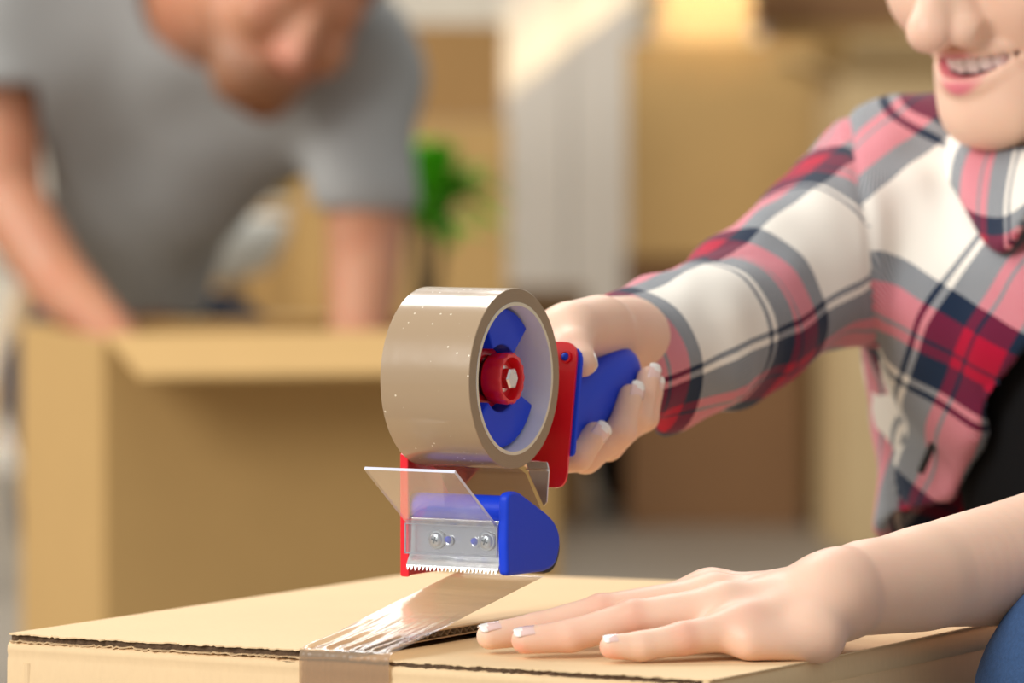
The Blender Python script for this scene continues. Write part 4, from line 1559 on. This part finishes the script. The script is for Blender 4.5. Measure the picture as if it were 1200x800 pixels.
# collar, rolled leaf on the near side
def strip_mesh(name, A, B, mat, parent, uvdir, thick=0.004, n=10, bulge=0.006):
    bm = bmesh.new(); uvL = bm.loops.layers.uv.new('weave')
    k = len(A)
    g = []
    for i in range((k - 1) * 6 + 1):
        s = i / 6; j = min(int(s), k - 2); fr = s - j
        def cr(L):
            p0, p1, p2, p3 = L[max(j - 1, 0)], L[j], L[j + 1], L[min(j + 2, k - 1)]
            return 0.5 * ((2 * p1) + (p2 - p0) * fr + (2 * p0 - 5 * p1 + 4 * p2 - p3) * fr ** 2 + (3 * p1 - p0 - 3 * p2 + p3) * fr ** 3)
        a, b = cr(A), cr(B)
        row = []
        for m_ in range(n + 1):
            v = m_ / n
            p = a.lerp(b, v) + Vector((-0.5, -0.75, 0.3)) * bulge * math.sin(math.pi * v)
            row.append((bm.verts.new(p), (s * 0.035 + uvdir[0], v * (a - b).length + uvdir[1])))
        g.append(row)
    for r0, r1 in zip(g, g[1:]):
        for m_ in range(n):
            q = [r0[m_], r0[m_ + 1], r1[m_ + 1], r1[m_]]
            f = bm.faces.new([t_[0] for t_ in q]); f.smooth = True
            for lp, t_ in zip(f.loops, q):
                lp[uvL].uv = t_[1]
    me = bpy.data.meshes.new(name); bm.to_mesh(me); bm.free()
    o = link(name, me, mat, parent, world=True)
    md = o.modifiers.new('thick', 'SOLIDIFY'); md.thickness = thick
    return o


strip_mesh('collar', [P(1118, 140, 2.965), P(1140, 160, 2.905), P(1180, 172, 2.865), P(1230, 168, 2.84), P(1290, 140, 2.83)],
           [P(1096, 186, 2.935), P(1120, 226, 2.875), P(1168, 296, 2.820), P(1214, 236, 2.795), P(1300, 215, 2.79)], M_PLAID, shirt, (0.02, -0.005))
# buttonholes along the front edge
for (x_, y_, D_) in ((1146, 437, 2.838), (1086, 536, 2.868)):
    c = P(x_, y_, D_)
    bm = bmesh.new(); bm_tube(bm, [c + Vector((-.0035, 0, -.0085)), c + Vector((.0035, -.002, .0085))], 0.0022, 8)
    from_bm('buttonhole', bm, M_DARK_MATT, shirt, world=True)

# ---- black top under the shirt
TT = [c_(P(1262, 300, 2.915), P(1255, 440, 2.90), 0.064, 0.063, 0.05), c_(P(1255, 440, 2.90), P(1268, 560, 2.905), 0.063, 0.056, 0.04),
      c_(P(1268, 560, 2.905), P(1285, 800, 2.93), 0.056, 0.075, 0.04), c_(P(1335, 300, 2.85), P(1340, 780, 2.88), 0.062, 0.062, 0.05)]
V, Fc = sdf_mesh(TT, 0.005)
link('black_top', mesh_from(V, Fc), M_BLACK, woman, world=True)

# ---- jeans: seated, near knee up beside the box
kn = P(1318, 822, 2.47)
JJ = [e_(Vector((0.40, 2.93, 0.17)), (0.16, 0.13, 0.12), 0.05), c_(Vector((0.44, 2.86, 0.15)), kn, 0.085, 0.066, 0.03),
      c_(kn, Vector((kn.x + .06, kn.y + .10, 0.075)), 0.060, 0.045, 0.03), c_(Vector((0.40, 3.0, 0.12)), Vector((0.62, 3.22, 0.10)), 0.085, 0.062, 0.03),
      c_(Vector((0.62, 3.22, 0.10)), Vector((0.40, 3.36, 0.06)), 0.06, 0.045, 0.03)]
V, Fc = sdf_mesh(JJ, 0.006)
V = relax(V, Fc, 1)
V = V + normals(V, Fc) * (0.0022 * wavy(V, 30, 21))[:, None]
V[:, 2] = np.maximum(V[:, 2], 0.004)
link('jeans', mesh_from(V, Fc), M_JEANS, woman, world=True)


# ================================================================== BACKGROUND CARTONS
def carton(label, cx, cy, z0, w, d, h, rz, mat, mat_in=None, top='closed', tape=True, group=None, flaps=None, name='cardboard_box'):
    """box of separate panels; (cx, cy) is the middle of its front bottom edge"""
    mi = mat_in or mat
    root = empty(name, (cx, cy, z0), math.radians(rz), label, 'box', group)
    t = 0.005
    for nm, b in (('front_panel', (-w / 2, w / 2, 0, t, 0, h)), ('back_panel', (-w / 2, w / 2, d - t, d, 0, h)),
                  ('side_panel', (-w / 2, -w / 2 + t, t, d - t, 0, h)), ('side_panel', (w / 2 - t, w / 2, t, d - t, 0, h)),
                  ('bottom_panel', (-w / 2 + t, w / 2 - t, t, d - t, 0, t))):
        bm = bmesh.new(); bm_box(bm, *b)
        from_bm(nm, bm, mat, root, bevel=0.001, seg=1)
    if top == 'closed':
        for y0, y1 in ((0.0, d / 2 - 0.001), (d / 2 + 0.001, d)):
            bm = bmesh.new(); bm_box(bm, -w / 2, w / 2, y0, y1, h, h + t)
            from_bm('flap', bm, mat, root, bevel=0.001, seg=1)
        if tape:
            bm = bmesh.new(); bm_box(bm, -w / 2 - 0.0006, w / 2 + 0.0006, d / 2 - 0.025, d / 2 + 0.025, h + t, h + t + 0.0006)
            bm_box(bm, w / 2, w / 2 + 0.0006, d / 2 - 0.025, d / 2 + 0.025, h - 0.07, h + t)
            bm_box(bm, -w / 2 - 0.0006, -w / 2, d / 2 - 0.025, d / 2 + 0.025, h - 0.07, h + t)
            from_bm('sealing_tape', bm, M_FILM_BG, root)
    for fl_ in (flaps or []):
        side, ang, ln = fl_
        bm = bmesh.new()
        if side == 'front':
            M = Matrix.Translation((0, 0, h)) @ Matrix.Rotation(math.radians(ang), 4, 'X')
            bm_box(bm, -w / 2 + .002, w / 2 - .002, -ln, 0, 0, t, M)
        elif side == 'back':
            M = Matrix.Translation((0, d, h)) @ Matrix.Rotation(math.radians(-ang), 4, 'X')
            bm_box(bm, -w / 2 + .002, w / 2 - .002, 0, ln, 0, t, M)
        elif side == 'left':
            M = Matrix.Translation((-w / 2, 0, h)) @ Matrix.Rotation(math.radians(-ang), 4, 'Y')
            bm_box(bm, -ln, 0, .002, d - .002, 0, t, M)
        else:
            M = Matrix.Translation((w / 2, 0, h)) @ Matrix.Rotation(math.radians(ang), 4, 'Y')
            bm_box(bm, 0, ln, .002, d - .002, 0, t, M)
        from_bm('flap', bm, mat, root, bevel=0.001, seg=1)
    return root


M_FILM_BG = plain('tape_on_far_boxes', (0.36, 0.22, 0.11), 0.3, coat=0.4)


def fx(px, D):
    return P(px, 400, D).x


def fz(py, D):
    return P(600, py, D).z


# the open box the man leans over
zb = fz(392, 5.0)
carton('open brown cardboard box with its front flap folded outward, man leaning over it', fx(393, 5.0), 4.98, 0, 0.46, 0.40, zb, 17, M_KRAFT_BG, M_KRAFT_IN, top='open',
       flaps=[('front', 12, 0.16), ('back', 86, 0.19)])
# white chair behind him
ch = empty('chair', (fx(152, 7.0), 7.05, 0), math.radians(-25), 'white plastic chair with wooden legs behind the man', 'chair')
bm = bmesh.new()
prof = [(0.0, 0.0), (0.14, 0.0), (0.19, 0.015), (0.21, 0.05), (0.218, 0.085)]
ring = []
for i, (r, z) in enumerate(prof):
    ring.append([bm.verts.new((r * math.cos(2 * math.pi * k / 40), r * math.sin(2 * math.pi * k / 40), 0.43 + z)) for k in range(40)] if r else [bm.verts.new((0, 0, 0.43))])
for A, B in zip(ring, ring[1:]):
    for k in range(40):
        if len(A) == 1:
            bm.faces.new([A[0], B[k], B[(k + 1) % 40]])
        else:
            bm.faces.new([A[k], B[k], B[(k + 1) % 40], A[(k + 1) % 40]])
o = from_bm('seat', bm, M_WHITE, ch, smooth=180)
o.modifiers.new('thick', 'SOLIDIFY').thickness = 0.008
for sx in (-1, 1):
    for sy in (-1, 1):
        bm = bmesh.new(); bm_tube(bm, [(sx * .10, sy * .10, .43), (sx * .20, sy * .20, 0.0)], [0.016, 0.010], 12)
        from_bm('leg', bm, M_WOOD, ch, smooth=60)
bm = bmesh.new(); bm_tube(bm, [(-.14, -.14, .28), (.14, .14, .28)], 0.005, 8); bm_tube(bm, [(-.14, .14, .28), (.14, -.14, .28)], 0.005, 8)
from_bm('brace', bm, M_DARK_MATT, ch)

# tall stack behind the man and the plant
SA = 7.9
zt = fz(28, SA)
carton('tan cardboard box at the bottom of the stack behind the potted plant', fx(470, SA), SA, 0, 0.33, 0.36, zt - 0.155, 2, M_KRAFT_BG, top='closed', group='boxes stacked behind the plant')
carton('upper cardboard box of the stack behind the potted plant', fx(465, SA), SA + .01, zt - 0.148, 0.33, 0.34, 0.143, 0, kraft('kraft_board_upper_shade', (0.36, 0.205, 0.075)), top='closed', group='boxes stacked behind the plant')  # shading on the upper box is put into its darker board colour
# boxes low behind the chair
carton('pale brown box on the floor behind the white chair', fx(300, 7.6), 7.55, 0, 0.30, 0.34, 0.34, -6, M_KRAFT_PALE, group='boxes behind the chair')
carton('brown box behind the white chair with a yellow cushion on it', fx(318, 8.35), 8.31, 0, 0.42, 0.36, fz(250, 8.3), 5, M_KRAFT_BG, group='boxes behind the chair')
V, Fc = sdf_mesh([e_(Vector((fx(349, 8.35), 8.42, fz(232, 8.3) + .05)), (0.075, 0.06, 0.050), 0.01), e_(Vector((fx(335, 8.35), 8.40, fz(238, 8.3) + .05)), (0.07, 0.05, 0.035), 0.02)], 0.006)
V = V + normals(V, Fc) * (0.006 * wavy(V, 22, 5))[:, None]
tag(link('yellow_cushion', mesh_from(V, Fc), M_YELLOW), 'small crumpled yellow cushion on a box, seen under the man\'s arm', 'cushion')

# big box stack to the right of the white door panel
SB = 8.15
zb0, zb1 = fz(302, SB), fz(48, SB)
carton('brown cardboard box at the bottom of the right stack, in shade', fx(840, SB), SB + 0.03, 0, 0.28, 0.34, zb0 - .006, 0, M_KRAFT_DARK, group='boxes in the right stack')  # its shade is painted in by the dark board colour
carton('large tan cardboard box on top of the shaded brown box', fx(845, SB), SB, zb0, 0.300, 0.36, zb1 - zb0 - .006, -2, kraft('kraft_board_tan', (0.50, 0.325, 0.13)), group='boxes in the right stack')
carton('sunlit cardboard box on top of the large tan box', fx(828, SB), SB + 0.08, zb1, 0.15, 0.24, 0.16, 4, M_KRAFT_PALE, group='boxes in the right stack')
carton('dark brown box lying behind the sunlit one at the top', fx(975, 8.6), 8.62, fz(30, 8.62), 0.26, 0.30, 0.20, 0, M_KRAFT_DARK, group='boxes in the right stack')
SD = 7.7
zd = fz(92, SD)
carton('tall tan cardboard box with open top flap behind the woman\'s arm', fx(1062, SD), SD, 0, 0.19, 0.9 * 0.4, zd, 3, M_KRAFT_PALE, M_KRAFT_IN, top='open', flaps=[('front', -35, 0.10), ('left', -20, 0.08)], group='boxes behind the woman')
carton('brown box behind the woman\'s shoulder supporting another box', fx(1010, 8.6), 8.62, 0, 0.30, 0.30, fz(30, 8.62) - .006, 0, M_KRAFT_BG, group='boxes behind the woman')
carton('tan box under the woman\'s elbow beside the dark brown box', fx(993, 8.15), 8.14, 0, 0.080, 0.30, fz(160, 8.15), -2, M_KRAFT_BG, group='boxes behind the woman')
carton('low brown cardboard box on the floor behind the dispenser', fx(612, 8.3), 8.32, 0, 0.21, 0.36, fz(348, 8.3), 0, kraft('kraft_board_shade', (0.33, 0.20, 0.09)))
# dark shape added to stand in for the shadow in the gap
gap_shade = empty('gap_shade', (fx(722, 8.6), 8.68, 0), 0, 'dark shape added for the shadow in the gap between the cardboard boxes', 'gap_shade')
V, Fc = sdf_mesh([e_(Vector((0, 0, 0.14)), (0.045, 0.06, 0.15), 0.03), e_(Vector((0, -0.055, 0.08)), (0.042, 0.03, 0.06), 0.02)], 0.006)
V[:, 2] = np.maximum(V[:, 2], 0.0)
link('gap_shade_body', mesh_from(V, Fc), M_DARK_MATT, gap_shade)
bm = bmesh.new(); bm_tube(bm, [(-.03, 0, .23), (-.025, 0, .28), (0, 0, .30), (.025, 0, .28), (.03, 0, .23)], .006, 8)
from_bm('handle', bm, M_DARK_MATT, gap_shade, smooth=60)
# white cabinet panel standing against the wall
DW = 9.2
cb = empty('cabinet', (fx(667, DW), DW, 0), 0, 'tall narrow white cabinet with plain doors against the wall', 'cabinet')
cw = (fx(752, DW) - fx(588, DW)) / 2
bm = bmesh.new(); bm_box(bm, -cw, cw, 0.02, 0.28, 0.0, 1.9)
from_bm('carcass', bm, M_TRIM, cb, bevel=0.002)
for x0, x1 in ((-cw + .003, -0.002), (0.002, cw - .003)):
    bm = bmesh.new(); bm_box(bm, x0, x1, 0.0, 0.018, 0.06, 1.88)
    dr = from_bm('door', bm, M_TRIM, cb, bevel=0.002)
    hx = x1 - 0.02 if x0 < 0 else x0 + 0.02
    bm = bmesh.new(); bm_tube(bm, [(hx, -0.018, 0.95), (hx, -0.018, 1.07)], 0.004, 8)
    from_bm('handle', bm, M_STEEL, dr)

# potted plant
PD = 6.7
pl = empty('potted_plant', (fx(494, PD), PD, 0), 0, 'green leafy plant in a pot behind the man', 'plant')
bm = bmesh.new(); bm_lathe(bm, [(0, 0), (0, 0.075), (0.17, 0.10), (0.18, 0.106), (0.20, 0.106), (0.20, 0.096), (0.17, 0.09), (0.165, 0)], (0, 0, 0), (0, 0, 1), 40)
from_bm('pot', bm, M_POT, pl, smooth=40)
zc = fz(232, PD)
bm = bmesh.new(); bm_tube(bm, [(0, 0, .15), (-.006, 0, .3), (.0, 0, .40), (-.006, 0, zc)], [.014, .012, .011, .009], 10)
bm_tube(bm, [(0, 0, .36), (.02, .01, .44), (.03, .0, zc + .03)], [.008, .007, .005], 8)
from_bm('stem', bm, M_STEM, pl, smooth=60)
r = random.Random(8)
for i in range(70):
    az = r.uniform(0, 2 * math.pi); L = r.uniform(.07, .12); el = r.uniform(-.25, 1.25)
    base = Vector((r.uniform(-.012, .03), r.uniform(-.01, .01), zc - .045 + r.uniform(0, .09)))
    dirv = Vector((math.cos(az) * math.cos(el), math.sin(az) * math.cos(el), math.sin(el)))
    side = dirv.cross(ZV).normalized()
    bm = bmesh.new(); rows = []
    for j in range(6):
        t = j / 5
        c = base + dirv * L * t + Vector((0, 0, -0.35 * L * t * t))
        wv = 0.019 * math.sin(math.pi * min(1, t * .9 + .08)) + .0006
        rows.append([bm.verts.new(c - side * wv + ZV * .002), bm.verts.new(c), bm.verts.new(c + side * wv + ZV * .002)])
    for A, B in zip(rows, rows[1:]):
        for k in (0, 1):
            f = bm.faces.new([A[k], A[k + 1], B[k + 1], B[k]]); f.smooth = True
    from_bm('leaf', bm, M_GREEN, pl)

# ================================================================== MAN IN THE GREY T-SHIRT
MD = 5.45
man = empty('person', (fx(200, 5.6), 5.75, 0), 0, 'bearded person in grey t-shirt leaning over an open box behind', 'person')
my, mp, mr = math.radians(-30), math.radians(30), math.radians(28)
mF0 = Vector((-math.sin(my), -math.cos(my), 0)); mX = Vector((math.cos(my), -math.sin(my), 0))
mF = mF0 * math.cos(mp) - ZV * math.sin(mp); mZ = ZV * math.cos(mp) + mF0 * math.sin(mp)
Rr = Matrix.Rotation(-mr, 3, mF0)
mX, mF, mZ = [Rr @ v for v in (mX, mF, mZ)]
if mZ.x < 0:
    Rr = Matrix.Rotation(2 * mr, 3, mF0)
    mX, mF, mZ = [Rr @ v for v in (mX, mF, mZ)]
MO = P(322, 66, 5.30) - (mZ * -0.060 + mF * 0.06) * 1.0
MH, MHR = make_H(MO, mX, mF, mZ, 1.0)
MP = head_prims(MH, MHR, smile=False)
MP += [e_(MH(0, 0.055, -0.090), (0.045, 0.035, 0.034), 0.02, MHR), c_(MH(-.055, -.01, -.045), MH(-.02, .06, -.105), .024, .018, .02), c_(MH(.055, -.01, -.045), MH(.02, .06, -.105), .024, .018, .02)]
nb_ = P(215, -10, 5.52)
MP.append(c_(MH(0, -0.035, -0.055), nb_, 0.058, 0.066, 0.03))
ls, rs = P(5, -5, 5.50), P(405, 75, 5.50)     # shoulders
la = [ls, P(-4, 110, 5.48), P(6, 232, 5.44), P(68, 330, 5.36), P(128, 392, 5.25), P(150, 425, 5.20)]
MP += chain_(la, [0.062, 0.047, 0.040, 0.035, 0.027, 0.026], 0.01)
ra = [rs, P(428, 170, 5.46), P(430, 262, 5.42), P(426, 330, 5.36), P(420, 400, 5.30), P(420, 428, 5.27)]
MP += chain_(ra, [0.060, 0.046, 0.042, 0.038, 0.030, 0.028], 0.01)
for wr_, dx in ((la[-1], 1), (ra[-1], -1)):
    for i in range(4):
        o_ = Vector((dx * (-.028 + .018 * i), -.01, 0))
        MP += chain_([wr_ + o_ * .6, wr_ + o_ + Vector((0, -.01, -.055)), wr_ + o_ * 1.1 + Vector((0, -.02, -.085)), wr_ + o_ * 1.1 + Vector((0, -.03, -.112 + .01 * abs(i - 1)))], [.016, .011, .010, .008], .004)
    MP += chain_([wr_ + Vector((dx * .02, -.01, 0)), wr_ + Vector((dx * .045, -.03, -.04)), wr_ + Vector((dx * .052, -.045, -.07))], [.015, .012, .009], .006)
chest = [c_(P(130, 60, 5.55), P(320, 90, 5.55), 0.105, 0.100, 0.05), c_(P(215, 105, 5.58), P(155, 290, 5.68), 0.112, 0.080, 0.05), c_(P(155, 290, 5.68), P(140, 420, 5.78), 0.080, 0.085, .05)]
MP += [c_(q[1], q[2], q[3] - .012, q[4] - .012, q[5]) for q in chest]
V, Fc = sdf_mesh(MP, 0.0045)
V = relax(V, Fc, 1)
loc = (V - np.array(MO)) @ np.array(MHR)
tint = np.zeros((len(V), 4))
x, f, z = loc[:, 0], loc[:, 1], loc[:, 2]
jaw = np.clip((-0.060 - z) / 0.018, 0, 1) * np.clip((z + .16) / .02, 0, 1) * (np.abs(x) < .085) * np.clip((f + .03) / .02, 0, 1)
tint[:] = np.stack([np.full(len(V), .20), np.full(len(V), .085), np.full(len(V), .035), 0.75 * jaw], 1)
nose = np.exp(-((x) ** 2 + (f - .10) ** 2 + (z + .045) ** 2) / .02 ** 2) * .6
mk = nose > tint[:, 3]
tint[mk] = np.stack([np.full(mk.sum(), .62), np.full(mk.sum(), .20), np.full(mk.sum(), .17), nose[mk]], 1)
me = mesh_from(V, Fc); set_tint(me, tint)
mbody = link('body', me, M_SKIN_M, man, world=True)
V, Fc = sdf_mesh([e_(MH(0, -0.026, 0.055), (0.082, 0.100, 0.090), 0.02, MHR), ('sub', e_(MH(0, 0.075, -0.030), (0.072, 0.075, 0.085), 0.01, MHR))], 0.005)
V = V + normals(V, Fc) * (0.003 * wavy(V, 90, 3))[:, None]
link('hair', mesh_from(V, Fc), M_HAIR_M, man, world=True)
# t-shirt
TS = [c_(ls, P(-2, 95, 5.48), 0.076, 0.074, 0.03), c_(rs, P(427, 232, 5.43), 0.074, 0.056, 0.03), c_(ls, nb_, 0.072, 0.070, 0.05), c_(rs, nb_, 0.070, 0.070, 0.05)]
TS += chest + [c_(P(60, 60, 5.52), P(84, 235, 5.60), 0.070, 0.066, 0.05), c_(P(350, 100, 5.50), P(225, 205, 5.58), 0.055, 0.066, 0.06)]
TS.append(('sub', c_(nb_ + (nb_ - MH(0, 0, -.06)) * .1, MH(0, -0.02, -0.04), 0.074, 0.080, 0.006)))
V, Fc = sdf_mesh(TS, 0.006, shell=0.013, cuts=[(P(-2, 112, 5.48), P(-2, 200, 5.45) - P(-2, 100, 5.48)), (P(427, 247, 5.43), P(427, 300, 5.42) - P(427, 240, 5.43))][:0],
                 extra=lambda F, X, Y, Z: np.maximum(np.maximum(F, -(F + .013)), np.where(X < fx(50, 5.5), -(Z - fz(100, 5.48)), np.where(X > fx(372, 5.5), -(Z - fz(246, 5.43)), -(Z - fz(372, 5.6))))))
V = relax(V, Fc, 2)
V = V + normals(V, Fc) * (0.004 * wavy(V, 13, 31, stretch=(1, 1, 1.6)))[:, None]
link('t_shirt', mesh_from(V, Fc), M_TSHIRT, man, world=True)
# trousers and legs to the floor
hip = P(140, 440, 5.80)
JM = [c_(P(142, 398, 5.77), hip, 0.092, 0.125, .05), c_(Vector((hip.x - .03, hip.y, hip.z)), Vector((hip.x - .03, 5.72, .22)), .095, .07, .04),
      c_(Vector((hip.x + .10, hip.y, hip.z)), Vector((hip.x + .16, 5.74, .22)), .095, .07, .04),
      c_(Vector((hip.x - .03, 5.72, .22)), Vector((hip.x - .03, 6.10, .07)), .07, .055, .03), c_(Vector((hip.x + .16, 5.74, .22)), Vector((hip.x + .16, 6.12, .07)), .07, .055, .03),
      c_(Vector((hip.x - .03, 5.70, .10)), Vector((hip.x - .03, 5.72, .22)), .07, .07, .03), c_(Vector((hip.x + .16, 5.72, .10)), Vector((hip.x + .16, 5.74, .22)), .07, .07, .03)]
V, Fc = sdf_mesh(JM, 0.009)
V[:, 2] = np.maximum(V[:, 2], 0.004)
link('trousers', mesh_from(V, Fc), M_JEANS_D, man, world=True)
